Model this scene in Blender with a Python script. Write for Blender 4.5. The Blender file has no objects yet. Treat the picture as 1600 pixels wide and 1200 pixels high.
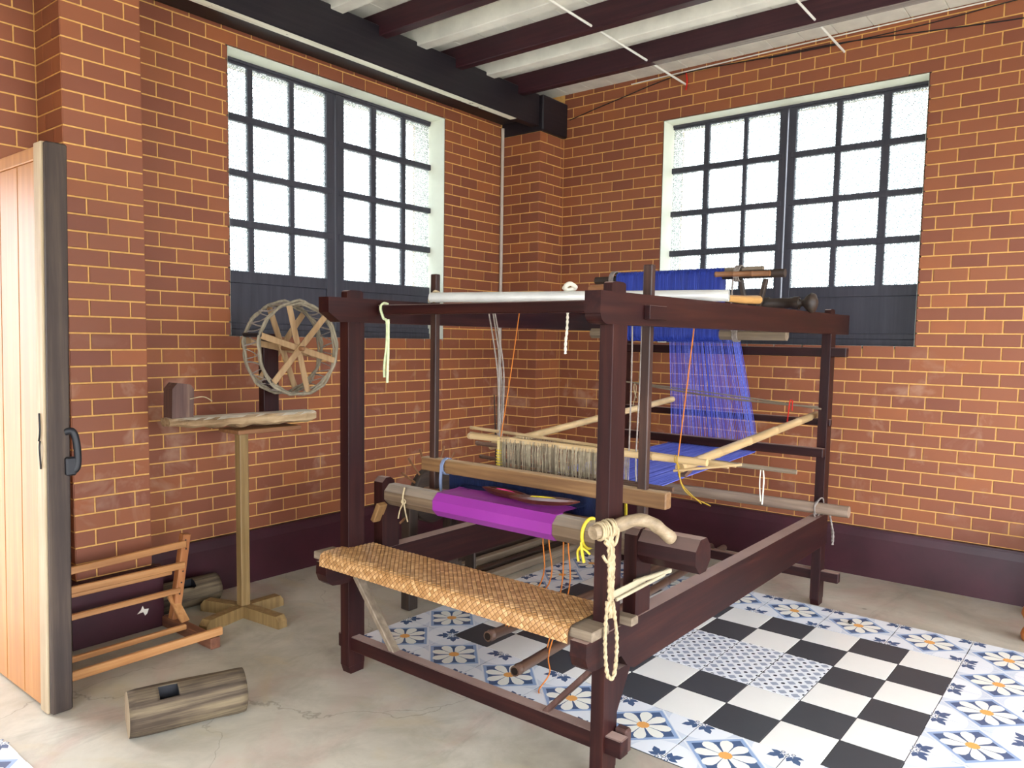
import bpy, math, random
from mathutils import Vector, Matrix
R_ = random.Random(7)
SC = bpy.context.scene
COL = SC.collection

# ------------------------------------------------------------------ camera
cam_d = bpy.data.cameras.new('camera'); cam = bpy.data.objects.new('camera', cam_d); COL.objects.link(cam)
cam_d.sensor_width = 36.0; cam_d.lens = 36.0 * 1198.488 / 1600.0; cam_d.shift_y = 26.52 / 1600.0
cam_d.clip_start = 0.02
def cam_matrix(C, yaw, pitch, roll):
    yaw, pitch, roll = map(math.radians, (yaw, pitch, roll))
    f = Vector((math.cos(yaw) * math.cos(pitch), math.sin(yaw) * math.cos(pitch), math.sin(pitch)))
    r = Vector((math.sin(yaw), -math.cos(yaw), 0)); u = r.cross(f)
    r2 = r * math.cos(roll) + u * math.sin(roll); u2 = u * math.cos(roll) - r * math.sin(roll)
    m = Matrix.Identity(4)
    for i in range(3):
        m[i][0] = r2[i]; m[i][1] = u2[i]; m[i][2] = -f[i]; m[i][3] = C[i]
    return m
CAM = Vector((-4.67504, -3.63607, 1.32464))
cam.matrix_world = cam_matrix(CAM, 38.6431, -4.57322, 0.90117)
SC.camera = cam

# ------------------------------------------------------------------ daylight
wd = bpy.data.worlds.new('overcast_sky'); SC.world = wd; wd.use_nodes = True
bg = wd.node_tree.nodes['Background']; bg.inputs[0].default_value = (0.89, 0.96, 1.07, 1); bg.inputs[1].default_value = 9.0
SC.view_settings.view_transform = 'Standard'; SC.view_settings.look = 'None'
SC.view_settings.exposure = 0.46; SC.view_settings.gamma = 1.0; SC.view_settings.use_curve_mapping = False

# ------------------------------------------------------------------ materials
def lin(c):
    if isinstance(c, str):
        c = [int(c[i:i + 2], 16) / 255 for i in (0, 2, 4)]
    return tuple((x / 12.92 if x <= .04045 else ((x + .055) / 1.055) ** 2.4) for x in c) + (1.0,)
MATS = {}
def new_mat(name):
    m = bpy.data.materials.new(name); m.use_nodes = True
    nt = m.node_tree; b = nt.nodes['Principled BSDF']
    return m, nt, b
def N(nt, t, **k):
    n = nt.nodes.new(t)
    for a, v in k.items(): setattr(n, a, v)
    return n
def ramp(nt, fac, stops):
    r = N(nt, 'ShaderNodeValToRGB'); cr = r.color_ramp
    while len(cr.elements) < len(stops): cr.elements.new(.5)
    for e, (p, c) in zip(cr.elements, stops): e.position = p; e.color = lin(c) if not isinstance(c, tuple) or len(c) == 3 else c
    nt.links.new(fac, r.inputs[0]); return r.outputs[0]
def coords(nt, scale=(1, 1, 1), kind='Object'):
    tc = N(nt, 'ShaderNodeTexCoord'); mp = N(nt, 'ShaderNodeMapping'); mp.inputs['Scale'].default_value = scale
    nt.links.new(tc.outputs[kind], mp.inputs['Vector']); return mp.outputs[0]
def noise(nt, vec, scale, detail=4, rough=.55, dist=0):
    n = N(nt, 'ShaderNodeTexNoise'); n.inputs['Scale'].default_value = scale; n.inputs['Detail'].default_value = detail
    n.inputs['Roughness'].default_value = rough; n.inputs['Distortion'].default_value = dist
    nt.links.new(vec, n.inputs['Vector']); return n.outputs[0]
def bump(nt, b, h, strength=.3, dist=.002):
    bp = N(nt, 'ShaderNodeBump'); bp.inputs['Strength'].default_value = strength; bp.inputs['Distance'].default_value = dist
    nt.links.new(h, bp.inputs['Height']); nt.links.new(bp.outputs[0], b.inputs['Normal'])
def mixc(nt, fac, a, b, mode='MIX'):
    m = N(nt, 'ShaderNodeMix', data_type='RGBA', blend_type=mode)
    if isinstance(fac, float): m.inputs[0].default_value = fac
    else: nt.links.new(fac, m.inputs[0])
    for i, v in ((6, a), (7, b)):
        if isinstance(v, (tuple, list)): m.inputs[i].default_value = v
        else: nt.links.new(v, m.inputs[i])
    return m.outputs[2]
def mathn(nt, op, a, b=None):
    m = N(nt, 'ShaderNodeMath', operation=op)
    for i, v in enumerate((a, b)):
        if v is None: continue
        if isinstance(v, (int, float)): m.inputs[i].default_value = v
        else: nt.links.new(v, m.inputs[i])
    return m.outputs[0]
def plain(name, c, rough=.6, spec=.4, ns=0, amt=.15, bmp=0, metal=0, coat=0):
    if name in MATS: return MATS[name]
    m, nt, b = new_mat(name)
    b.inputs['Roughness'].default_value = rough; b.inputs['Specular IOR Level'].default_value = spec; b.inputs['Metallic'].default_value = metal
    b.inputs['Coat Weight'].default_value = coat
    if ns:
        v = coords(nt); f = noise(nt, v, ns)
        c4 = lin(c); d = tuple(x * (1 - amt) for x in c4[:3]) + (1,); e = tuple(min(1, x * (1 + amt)) for x in c4[:3]) + (1,)
        nt.links.new(ramp(nt, f, [(.3, d), (.7, e)]), b.inputs['Base Color'])
        if bmp: bump(nt, b, f, bmp)
    else: b.inputs['Base Color'].default_value = lin(c)
    MATS[name] = m; return m
def wood(name, stops, axis='x', rough=.5, spec=.4, scale=1.0, bmp=.15, coat=0, wear=None, dust=None, rot=0):
    key = name + '_' + axis + ('_%d' % round(math.degrees(rot)) if rot else '')
    if key in MATS: return MATS[key]
    m, nt, b = new_mat(key)
    s = {'x': (1.2, 28, 28), 'y': (28, 1.2, 28), 'z': (28, 28, 1.2)}[axis]
    v = coords(nt, tuple(a * scale for a in s))
    if rot:
        r0 = N(nt, 'ShaderNodeMapping'); r0.inputs['Rotation'].default_value = (0, 0, -rot); sc0 = v.node; nt.links.new(sc0.inputs['Vector'].links[0].from_socket, r0.inputs['Vector']); nt.links.new(r0.outputs[0], sc0.inputs['Vector'])
    f = noise(nt, v, 1.6, 6, .6, .2)
    v2 = coords(nt, (3, 3, 3)); f2 = noise(nt, v2, 1.3, 3)
    ff = mathn(nt, 'ADD', mathn(nt, 'MULTIPLY', f, .75), mathn(nt, 'MULTIPLY', f2, .25))
    c = ramp(nt, ff, stops)
    if wear:
        f3 = noise(nt, coords(nt, (6, 6, 6)), 3.0, 6, .7)
        w = ramp(nt, f3, [(wear[1], (0., 0., 0., 1.)), (wear[1] + .06, (1., 1., 1., 1.))])
        c = mixc(nt, w, c, lin(wear[0]))
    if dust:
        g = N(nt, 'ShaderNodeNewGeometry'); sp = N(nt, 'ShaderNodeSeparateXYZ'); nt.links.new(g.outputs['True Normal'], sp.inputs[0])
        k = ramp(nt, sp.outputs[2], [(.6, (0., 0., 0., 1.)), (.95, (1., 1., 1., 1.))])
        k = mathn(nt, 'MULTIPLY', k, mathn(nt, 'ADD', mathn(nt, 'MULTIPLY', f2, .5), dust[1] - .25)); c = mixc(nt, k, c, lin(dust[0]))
    nt.links.new(c, b.inputs['Base Color'])
    b.inputs['Roughness'].default_value = rough; b.inputs['Specular IOR Level'].default_value = spec; b.inputs['Coat Weight'].default_value = coat
    b.inputs['Coat Roughness'].default_value = .3
    bump(nt, b, f, bmp, .001)
    MATS[key] = m; return m
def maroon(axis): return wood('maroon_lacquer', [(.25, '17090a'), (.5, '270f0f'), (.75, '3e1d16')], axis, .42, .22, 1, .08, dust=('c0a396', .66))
def wornbrown(axis): return wood('worn_brown', [(.25, '32201c'), (.5, '4a3029'), (.75, '664a40')], axis, .55)
def brownwood(axis): return wood('brown_wood', [(.25, '5a3a26'), (.5, '7d5435'), (.75, '9b7048')], axis, .5)
def greywood(axis): return wood('grey_wood', [(.25, '55483c'), (.5, '766653'), (.75, '958470')], axis, .65)
def darkwood(axis): return wood('dark_wood', [(.25, '1d1714'), (.5, '33271f'), (.75, '4b3a2d')], axis, .55)
def orangewood(axis): return wood('orange_wood', [(.25, '8a5a34'), (.5, 'b27c4a'), (.75, 'c99866')], axis, .5)
def bamboo(axis): return wood('pale_bamboo', [(.25, '9c8058'), (.5, 'bb9d70'), (.75, 'd2b88e')], axis, .4)
def brownbamboo(axis): return wood('brown_bamboo', [(.25, '3c2a22'), (.5, '5d4436'), (.75, '7d6250')], axis, .35)
def logwood(axis, rot=0): return wood('weathered_log', [(.3, '1c1712'), (.45, '483c30'), (.62, '75664f')], axis, .8, .2, .9, 1.0, rot=rot)
def ceilwood(axis): return wood('black_stained_timber', [(.25, '120f16'), (.5, '1c171d'), (.75, '2a2126')], axis, .5, .4)
def joistwood(axis): return wood('maroon_joist_timber', [(.25, '22101a'), (.5, '351820'), (.75, '47242a')], axis, .5, .4)

def brick_mat():
    m, nt, b = new_mat('brick_face')
    ao = N(nt, 'ShaderNodeAttribute', attribute_type='OBJECT', attribute_name='tone')
    ag = N(nt, 'ShaderNodeAttribute', attribute_type='GEOMETRY', attribute_name='tone')
    t = mathn(nt, 'ADD', ao.outputs['Fac'], ag.outputs['Fac'])
    geo = N(nt, 'ShaderNodeNewGeometry')
    base = ramp(nt, t, [(0., '7c4632'), (.3, '854d34'), (.6, '8b5136'), (.9, '925635'), (1., '9b5a35')])
    n1 = noise(nt, geo.outputs['Position'], 9, 5, .6)
    c = mixc(nt, mathn(nt, 'MULTIPLY', ramp(nt, n1, [(.35, (0., 0., 0., 1.)), (.75, (1., 1., 1., 1.))]), .35), base, lin('84503a'))
    # chalky bloom on scattered bricks of the middle courses
    n2 = noise(nt, geo.outputs['Position'], 4.5, 4, .6, .4)
    sx = N(nt, 'ShaderNodeSeparateXYZ'); nt.links.new(geo.outputs['Position'], sx.inputs[0])
    band = ramp(nt, mathn(nt, 'DIVIDE', sx.outputs[2], 2.0), [(.15, (0., 0., 0., 1.)), (.3, (1., 1., 1., 1.)), (.55, (1., 1., 1., 1.)), (.68, (0., 0., 0., 1.))])
    bl = mathn(nt, 'MULTIPLY', ramp(nt, n2, [(.56, (0., 0., 0., 1.)), (.72, (1., 1., 1., 1.))]), band)
    c = mixc(nt, mathn(nt, 'MULTIPLY', bl, .38), c, lin('c9a58c'))
    nt.links.new(c, b.inputs['Base Color'])
    b.inputs['Roughness'].default_value = .55; b.inputs['Specular IOR Level'].default_value = .35
    bump(nt, b, noise(nt, geo.outputs['Position'], 60, 4), .12, .001)
    return m
BRICK = brick_mat()
MORTAR = plain('yellow_mortar', 'd9a863', .85, .2, 40, .12)
WHITE = plain('white_plaster', 'd8d9c9', .75, .3, 6, .05)
MAROON_PAINT = plain('maroon_paint', '3a171f', .4, .4, 5, .25)
FRAME = wood('charcoal_frame_paint', [(.25, '2b2b33'), (.5, '37363f'), (.75, '43414a')], 'z', .5)
CEILWHITE = plain('ceiling_white_paint', 'e2dfd3', .7, .3, 7, .12)
BLACKT = plain('black_tile_glaze', '404246', .42, .3, 3, .12)
WHITET = plain('white_tile_glaze', 'eceae2', .2, .5, 3, .03)
T_PALE = plain('print_pale_blue', 'd3dae2', .25, .5)
T_ICE = plain('print_ice', 'e9ecee', .25, .5)
T_SKY = plain('print_sky_blue', '93aacb', .25, .5)
T_NAVY = plain('print_navy', '4b6080', .25, .5)
T_CREAM = plain('print_cream', 'efeee2', .25, .5)
T_ORANGE = plain('print_orange', 'eaa95e', .25, .5)
T_GREY = plain('print_grey_blue', 'a0a7b4', .25, .5)
T_DOT = plain('print_charcoal', '44474e', .25, .5)
GROUT = plain('dark_grout', '4a4846', .8, .2)
ROPE = plain('cream_rope', 'ab9877', .9, .1, 60, .25)
GREYROPE = plain('grey_rope', '8b8078', .9, .1, 60, .25)
ORANGEC = plain('orange_cord', 'b4682a', .8, .2)
BROWNC = plain('brown_cord', '7c4a2a', .8, .2)
YELLOW = plain('yellow_tape', 'e2c838', .5, .4)
GREENC = plain('pale_green_cloth', 'c3cba0', .85, .2, 50, .2)
PURPLE = plain('purple_silk', '8a2c8a', .38, .5, 4, .08)
BLUEY = wood('blue_yarn', [(.25, '2a3f9a'), (.5, '4058bd'), (.75, '6377d6')], 'x', .6, .3, 2.0)
NAVY = plain('navy_yarn', '16203f', .5, .4, 30, .3)
LILAC = wood('blue_warp', [(.25, '4a55b4'), (.5, '6470cc'), (.75, '8d94df')], 'x', .6, .3, 2.0)
METAL = plain('dull_aluminium', 'd2d1cb', .4, .5, 6, .12, 0, .25)
PVC = plain('white_pvc', 'e4e1d8', .4, .4)
BLACK = plain('black_iron_and_hole_shade', '17161a', .5, .4)
RED = plain('red_string', 'c2231c', .7, .2)
PINK = plain('pink_yarn', 'd83b7d', .7, .2)
GREYY = plain('heddle_grey', 'a8997f', .85, .2, 40, .35)

def concrete():
    m, nt, b = new_mat('stained_concrete')
    v = coords(nt); K0, K1 = (0., 0., 0., 1.), (1., 1., 1., 1.)
    a = noise(nt, v, 1.1, 8, .62, .8); d = noise(nt, v, 4.5, 8, .65, .5)
    c = ramp(nt, a, [(.30, '8e887a'), (.45, 'ada593'), (.55, 'b8b09f'), (.70, 'c8c0b0')])
    c = mixc(nt, mathn(nt, 'MULTIPLY', ramp(nt, d, [(.42, K0), (.72, K1)]), .45), c, lin('7c7464'))
    e = noise(nt, v, 1.6, 5, .6, 1.2)
    c = mixc(nt, mathn(nt, 'MULTIPLY', ramp(nt, e, [(.53, K0), (.66, K1)]), .35), c, lin('b48d80'))
    y = noise(nt, coords(nt, (1.3, .8, 1)), 2.1, 5, .6, 1.0)
    c = mixc(nt, mathn(nt, 'MULTIPLY', ramp(nt, y, [(.56, K0), (.70, K1)]), .4), c, lin('b9a57c'))
    # dark scuffs and a few small spots
    w = noise(nt, coords(nt, (.7, 2.2, 1)), 1.5, 6, .7, .6)
    c = mixc(nt, mathn(nt, 'MULTIPLY', ramp(nt, w, [(.58, K0), (.75, K1)]), .5), c, lin('6d665a'))
    sp = N(nt, 'ShaderNodeTexVoronoi'); sp.inputs['Scale'].default_value = 3.1; nt.links.new(v, sp.inputs['Vector'])
    c = mixc(nt, mathn(nt, 'MULTIPLY', ramp(nt, sp.outputs[0], [(.022, K1), (.045, K0)]), .6), c, lin('5f574a'))
    # hairline cracks
    vo = N(nt, 'ShaderNodeTexVoronoi', feature='DISTANCE_TO_EDGE'); vo.inputs['Scale'].default_value = 1.0
    dv = N(nt, 'ShaderNodeVectorMath', operation='ADD'); nz = N(nt, 'ShaderNodeTexNoise'); nz.inputs['Scale'].default_value = 1.4; nz.inputs['Detail'].default_value = 6
    nt.links.new(v, nz.inputs['Vector']); nt.links.new(v, dv.inputs[0]); nt.links.new(nz.outputs[1], dv.inputs[1]); nt.links.new(dv.outputs[0], vo.inputs['Vector'])
    ck = ramp(nt, vo.outputs[0], [(.0, K1), (.004, K0)])
    ck2 = mathn(nt, 'MULTIPLY', ck, ramp(nt, noise(nt, v, 1.3, 2), [(.42, K0), (.52, K1)]))
    c = mixc(nt, mathn(nt, 'MULTIPLY', ck2, .55), c, lin('6a6254'))
    nt.links.new(c, b.inputs['Base Color']); b.inputs['Roughness'].default_value = .45; b.inputs['Specular IOR Level'].default_value = .35
    bump(nt, b, d, .12, .002); return m
CONCRETE = concrete()
def glass_mat():
    m = bpy.data.materials.new('frosted_pattern_glass'); m.use_nodes = True; nt = m.node_tree; nt.nodes.clear()
    out = N(nt, 'ShaderNodeOutputMaterial'); mx = N(nt, 'ShaderNodeMixShader'); tr = N(nt, 'ShaderNodeBsdfTransparent'); tl = N(nt, 'ShaderNodeBsdfTranslucent')
    gl = N(nt, 'ShaderNodeBsdfGlossy'); gl.inputs['Roughness'].default_value = .35; mx2 = N(nt, 'ShaderNodeMixShader'); mx2.inputs[0].default_value = .05
    v = coords(nt, (1, 1, 1)); ck = N(nt, 'ShaderNodeTexVoronoi'); ck.inputs['Scale'].default_value = 62; ck.inputs['Randomness'].default_value = .35; nt.links.new(v, ck.inputs['Vector'])
    nt.links.new(ramp(nt, ck.outputs[0], [(.26, 'f2f6f4'), (.34, '3c4241'), (.46, '3c4241'), (.54, 'f2f6f4')]), tr.inputs[0])
    tl.inputs[0].default_value = (.9, .95, .93, 1)
    mx.inputs[0].default_value = .12
    nt.links.new(tr.outputs[0], mx.inputs[1]); nt.links.new(tl.outputs[0], mx.inputs[2])
    nt.links.new(mx.outputs[0], mx2.inputs[1]); nt.links.new(gl.outputs[0], mx2.inputs[2]); nt.links.new(mx2.outputs[0], out.inputs[0])
    return m
GLASS = glass_mat()

# ------------------------------------------------------------------ geometry helpers
def V(*a): return Vector(a)
class MB:
    def __init__(s): s.v = []; s.f = []; s.mi = []; s.sm = []
    def add(s, vs, fs, mi=0, smooth=False):
        o = len(s.v); s.v += [Vector(x) for x in vs]; s.f += [tuple(i + o for i in f) for f in fs]
        s.mi += [mi] * len(fs); s.sm += [smooth] * len(fs); return s
    def obox(s, c, ax, h, ch=.004, mi=0):
        c = Vector(c); hx, hy, hz = h; ch = min(ch, .45 * min(h)); vs = []; idx = {}
        for sx in (-1, 1):
            for sy in (-1, 1):
                for sz in (-1, 1):
                    for k in range(3):
                        l = [sx * hx, sy * hy, sz * hz]
                        for j in range(3):
                            if j != k: l[j] -= (sx, sy, sz)[j] * ch
                        idx[(sx, sy, sz, k)] = len(vs); vs.append(c + ax[0] * l[0] + ax[1] * l[1] + ax[2] * l[2])
        fs = []
        for k in range(3):
            a, b = [j for j in range(3) if j != k]
            for sg in (-1, 1):
                q = []
                for (p, r) in ((-1, -1), (1, -1), (1, 1), (-1, 1)):
                    t = [0, 0, 0]; t[k] = sg; t[a] = p; t[b] = r; q.append(idx[(*t, k)])
                fs.append(q)
            for p in (-1, 1):
                for r in (-1, 1):
                    t0 = [0, 0, 0]; t0[a] = p; t0[b] = r; t1 = t0[:]; t0[k] = -1; t1[k] = 1
                    fs.append([idx[(*t0, a)], idx[(*t1, a)], idx[(*t1, b)], idx[(*t0, b)]])
        for sx in (-1, 1):
            for sy in (-1, 1):
                for sz in (-1, 1): fs.append([idx[(sx, sy, sz, k)] for k in range(3)])
        # orient outward
        out = []
        for f in fs:
            n = (vs[f[1]] - vs[f[0]]).cross(vs[f[2]] - vs[f[0]]); m = sum((vs[i] for i in f), Vector()) / len(f) - c
            out.append(f if n.dot(m) > 0 else f[::-1])
        return s.add(vs, out, mi)
    def box(s, x0, x1, y0, y1, z0, z1, ch=.004, mi=0):
        return s.obox(((x0 + x1) / 2, (y0 + y1) / 2, (z0 + z1) / 2), (V(1, 0, 0), V(0, 1, 0), V(0, 0, 1)), (abs(x1 - x0) / 2, abs(y1 - y0) / 2, abs(z1 - z0) / 2), ch, mi)
    def bar(s, p, q, w, h, up=(0, 0, 1), ch=.003, mi=0):
        p = Vector(p); q = Vector(q); d = (q - p); L = d.length; d.normalize(); up = Vector(up)
        sd = up.cross(d).normalized(); u = d.cross(sd)
        return s.obox((p + q) / 2, (d, sd, u), (L / 2, w / 2, h / 2), ch, mi)
    def tube(s, pts, r, seg=10, caps=True, mi=0, smooth=True, closed=False):
        pts = [Vector(p) for p in pts]; n = len(pts); rs = r if isinstance(r, (list, tuple)) else [r] * n
        vs = []; fs = []; prev = None
        for i, p in enumerate(pts):
            if closed: d = pts[(i + 1) % n] - pts[i - 1]
            else: d = pts[min(i + 1, n - 1)] - pts[max(i - 1, 0)]
            d.normalize()
            if prev is None:
                a = d.cross(V(0, 0, 1)) if abs(d.z) < .9 else d.cross(V(1, 0, 0))
            else: a = prev - d * prev.dot(d)
            a.normalize(); prev = a; b = d.cross(a)
            for k in range(seg):
                t = 2 * math.pi * (k + .5) / seg; vs.append(p + (a * math.cos(t) + b * math.sin(t)) * rs[i])
        m = n if closed else n - 1
        for i in range(m):
            for k in range(seg):
                j = (i + 1) % n; k2 = (k + 1) % seg
                fs.append((i * seg + k, i * seg + k2, j * seg + k2, j * seg + k))
        s.add(vs, fs, mi, smooth)
        if caps and not closed:
            s.add(vs[:seg], [tuple(range(seg))[::-1]], mi); s.add(vs[-seg:], [tuple(range(seg))], mi)
        return s
    def lathe(s, p, axis, prof, seg=20, mi=0):
        p = Vector(p); d = Vector(axis).normalized(); return s.tube([p + d * t for t, _ in prof], [max(r, .0005) for _, r in prof], seg, True, mi)
    def prism(s, poly, a0, a1, plane='xz', mi=0):
        def P(u, w, t): return V(u, t, w) if plane == 'xz' else (V(t, u, w) if plane == 'yz' else V(u, w, t))
        n = len(poly); vs = [P(u, w, a0) for u, w in poly] + [P(u, w, a1) for u, w in poly]
        fs = [tuple(range(n))[::-1], tuple(range(n, 2 * n))] + [(i, (i + 1) % n, n + (i + 1) % n, n + i) for i in range(n)]
        ar = sum(poly[i][0] * poly[(i + 1) % n][1] - poly[(i + 1) % n][0] * poly[i][1] for i in range(n))
        sgn = (ar > 0) == (a1 > a0)
        if plane == 'xz': sgn = not sgn
        if not sgn: fs = [f[::-1] for f in fs]
        return s.add(vs, fs, mi)
    def mesh(s, name, mats, base=(0, 0, 0)):
        b = Vector(base); me = bpy.data.meshes.new(name); me.from_pydata([v - b for v in s.v], [], s.f)
        for m in (mats if isinstance(mats, (list, tuple)) else [mats]): me.materials.append(m)
        me.polygons.foreach_set('material_index', s.mi); me.polygons.foreach_set('use_smooth', s.sm); me.update(); return me
    def build(s, name, mats, parent=None, base=(0, 0, 0), label=None):
        if parent is not None: base = WORLD[parent.name]
        o = bpy.data.objects.new(name, s.mesh(name, mats, base)); COL.objects.link(o)
        if parent is not None: o.parent = parent; WORLD[o.name] = Vector(base)
        else: o.location = base; WORLD[o.name] = Vector(base)
        if label: o['label'] = label
        return o
WORLD = {}
def tag(o, label, cat=None, group=None, kind=None):
    o['label'] = label
    if cat: o['category'] = cat
    if group: o['group'] = group
    if kind: o['kind'] = kind
    return o
def thing(name, base, label, cat, group=None, kind=None):
    o = bpy.data.objects.new(name, None); COL.objects.link(o); o.location = base; o.empty_display_size = .1
    WORLD[o.name] = Vector(base); return tag(o, label, cat, group, kind)
def bez(p, n=8):
    """Catmull-Rom through the points"""
    p = [Vector(a) for a in p]; out = []
    for i in range(len(p) - 1):
        a = p[max(i - 1, 0)]; b = p[i]; c = p[i + 1]; d = p[min(i + 2, len(p) - 1)]
        for k in range(n):
            t = k / n; out.append(.5 * ((2 * b) + (c - a) * t + (2 * a - 5 * b + 4 * c - d) * t * t + (3 * b - a - 3 * c + d) * t ** 3))
    out.append(p[-1]); return out
def jit(s): return R_.uniform(-s, s)
def strand(mb, pts, r=.002, seg=5, mi=0, n=6): return mb.tube(bez(pts, n), r, seg, True, mi)
def twist(mb, pts, r=.004, lay=.0028, pitch=.02, mi=0):
    """two-ply rope: two strands winding about the path"""
    c = bez(pts, 8); L = 0; a = []; b = []
    for i, p in enumerate(c):
        if i: L += (p - c[i - 1]).length
        d = (c[min(i + 1, len(c) - 1)] - c[max(i - 1, 0)]).normalized()
        u = d.cross(V(.3, .9, .2)).normalized(); w = d.cross(u); t = L / pitch * math.pi
        q = (u * math.cos(t) + w * math.sin(t)) * lay; a.append(p + q); b.append(p - q)
    mb.tube(a, r, 6, True, mi); mb.tube(b, r, 6, True, mi); return mb
def ring(mb, c, axis, rad, r, n=18, mi=0, e=1.0):
    c = Vector(c); d = Vector(axis).normalized(); u = d.cross(V(.2, .1, 1)).normalized(); w = d.cross(u)
    mb.tube([c + u * math.cos(2 * math.pi * k / n) * rad + w * math.sin(2 * math.pi * k / n) * rad * e for k in range(n)], r, 6, False, mi, True, True); return mb

# ------------------------------------------------------------------ brick bond
BH, Z0, BL = 0.06935, 0.28349, 0.16898
J = 0.0070
XPH, YPH = -2.2485, -2.7890          # perpend phases of odd courses (left wall in x, right wall in y)
brick_meshes = {}
PROUD = .004
def brick_mesh(L, H):
    k = (round(L, 3), round(H, 3))
    if k in brick_meshes: return brick_meshes[k]
    l, h, c = L / 2, H / 2, .0022
    vs = [(-l, 0, -h), (l, 0, -h), (l, 0, h), (-l, 0, h), (-l, -PROUD + .001, -h), (l, -PROUD + .001, -h), (l, -PROUD + .001, h), (-l, -PROUD + .001, h),
          (-l + c, -PROUD, -h + c), (l - c, -PROUD, -h + c), (l - c, -PROUD, h - c), (-l + c, -PROUD, h - c)]
    fs = []
    for a, b in ((0, 4), (4, 8)):
        for i in range(4): j = (i + 1) % 4; fs.append((a + i, a + j, b + j, b + i))
    fs.append((8, 9, 10, 11))
    me = bpy.data.meshes.new('brick'); me.from_pydata(vs, [], fs); me.materials.append(BRICK); me.update()
    brick_meshes[k] = me; return me
def cells(a0, a1, phase, c):
    """brick spans along a wall for course c"""
    off = phase if c % 2 else phase + BL / 2
    k = math.floor((a0 - off) / BL); out = []
    while off + k * BL < a1:
        s, e = max(a0, off + k * BL), min(a1, off + (k + 1) * BL)
        if e - s > .018: out.append((s, e))
        k += 1
    return out
def cut(spans, holes):
    for h0, h1 in holes:
        n = []
        for s, e in spans:
            if e <= h0 or s >= h1: n.append((s, e))
            else:
                if h0 - s > .015: n.append((s, h0))
                if e - h1 > .015: n.append((h1, e))
        spans = n
    return spans
def lay(parent, faces, limit=300):
    """faces: list of (course, s, e, frame) with frame(t) -> point on the wall, rotation about z"""
    todo = []
    for c, s, e, fr, rz in faces:
        zl, zh = Z0 + (39 - c) * BH, Z0 + (40 - c) * BH
        L, H = (e - s) - J, BH - J
        if L < .012: continue
        p = fr((s + e) / 2, (zl + zh) / 2)
        d = Vector(p) - CAM; q = cam.matrix_world.inverted() @ Vector(p)
        vis = q.z < 0 and abs(q.x / -q.z) < .72 and abs(q.y / -q.z) < .58
        todo.append(((d.length if vis else d.length + 100) - L * 3, L, H, p, rz, R_.random()))
    todo.sort(key=lambda a: a[0])
    base = WORLD[parent.name]
    for _, L, H, p, rz, t in todo[:limit]:
        o = bpy.data.objects.new('brick', brick_mesh(L, H)); COL.objects.link(o); o.parent = parent
        o.location = Vector(p) - base; o.rotation_euler = (0, 0, rz); o['tone'] = t
    rest = todo[limit:]
    if rest:
        vs, fs, tn = [], [], []
        for _, L, H, p, rz, t in rest:
            me = brick_mesh(L, H); o = len(vs); M = Matrix.Rotation(rz, 3, 'Z')
            vs += [M @ v.co + Vector(p) - base for v in me.vertices]; fs += [tuple(i + o for i in pl.vertices) for pl in me.polygons]; tn += [t] * len(me.polygons)
        me = bpy.data.meshes.new('far_bricks'); me.from_pydata(vs, [], fs); me.materials.append(BRICK)
        at = me.attributes.new('tone', 'FLOAT', 'FACE'); at.data.foreach_set('value', tn); me.update()
        o = bpy.data.objects.new('far_bricks', me); COL.objects.link(o); o.parent = parent; o['kind'] = 'stuff'
CT = 3.09                      # underside of the ceiling boards
WT = .30                       # wall thickness
W1X0, W1X1, W2Y0, W2Y1, WZ0, WZ1 = -2.47, -.89, -2.718, -1.15, 1.3168, 2.7801
DX0, DX1, DZ = -4.50, -3.74, 1.97

def slab_with_holes(mb, a0, a1, z0, z1, holes, plane, t0, t1):
    """wall slab from boxes around rectangular holes; plane 'x' = wall along x"""
    xs = sorted({a0, a1, *[h[0] for h in holes], *[h[1] for h in holes]}); zs = sorted({z0, z1, *[h[2] for h in holes], *[h[3] for h in holes]})
    for i in range(len(xs) - 1):
        run = None
        for k in range(len(zs) - 1):
            cx, cz = (xs[i] + xs[i + 1]) / 2, (zs[k] + zs[k + 1]) / 2
            solid = not any(h[0] < cx < h[1] and h[2] < cz < h[3] for h in holes)
            if solid:
                if run is None: run = [zs[k], zs[k + 1]]
                else: run[1] = zs[k + 1]
            if (not solid or k == len(zs) - 2) and run:
                if plane == 'x': mb.box(xs[i], xs[i + 1], t0, t1, run[0], run[1], 0)
                else: mb.box(t0, t1, xs[i], xs[i + 1], run[0], run[1], 0)
                run = None
    return mb
# ---- left wall (plane y = 0), looking at window 1
XL = -6.2
mb = slab_with_holes(MB(), XL, 0.0, -.05, 3.4, [(W1X0, W1X1, WZ0, WZ1), (DX0, DX1, -.06, DZ)], 'x', 0.0, WT)
wall_left = mb.build('wall_left', MORTAR, base=(-2, 0, 0)); tag(wall_left, 'brick wall with the left window and the open door', kind='structure')
faces = []
for c in range(-1, 40):
    zl, zh = Z0 + (39 - c) * BH, Z0 + (40 - c) * BH
    holes = []
    if 4 <= c <= 24: holes.append((W1X0, W1X1))
    if zl < DZ - .02: holes.append((DX0, DX1))
    for a0, a1 in ((XL, -3.352), (-3.028, -.289)):
        for s, e in cut(cells(a0, a1, XPH, c), holes): faces.append((c, s, e, lambda t, z: (t, 0, z), 0))
lay(wall_left, faces)
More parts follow.
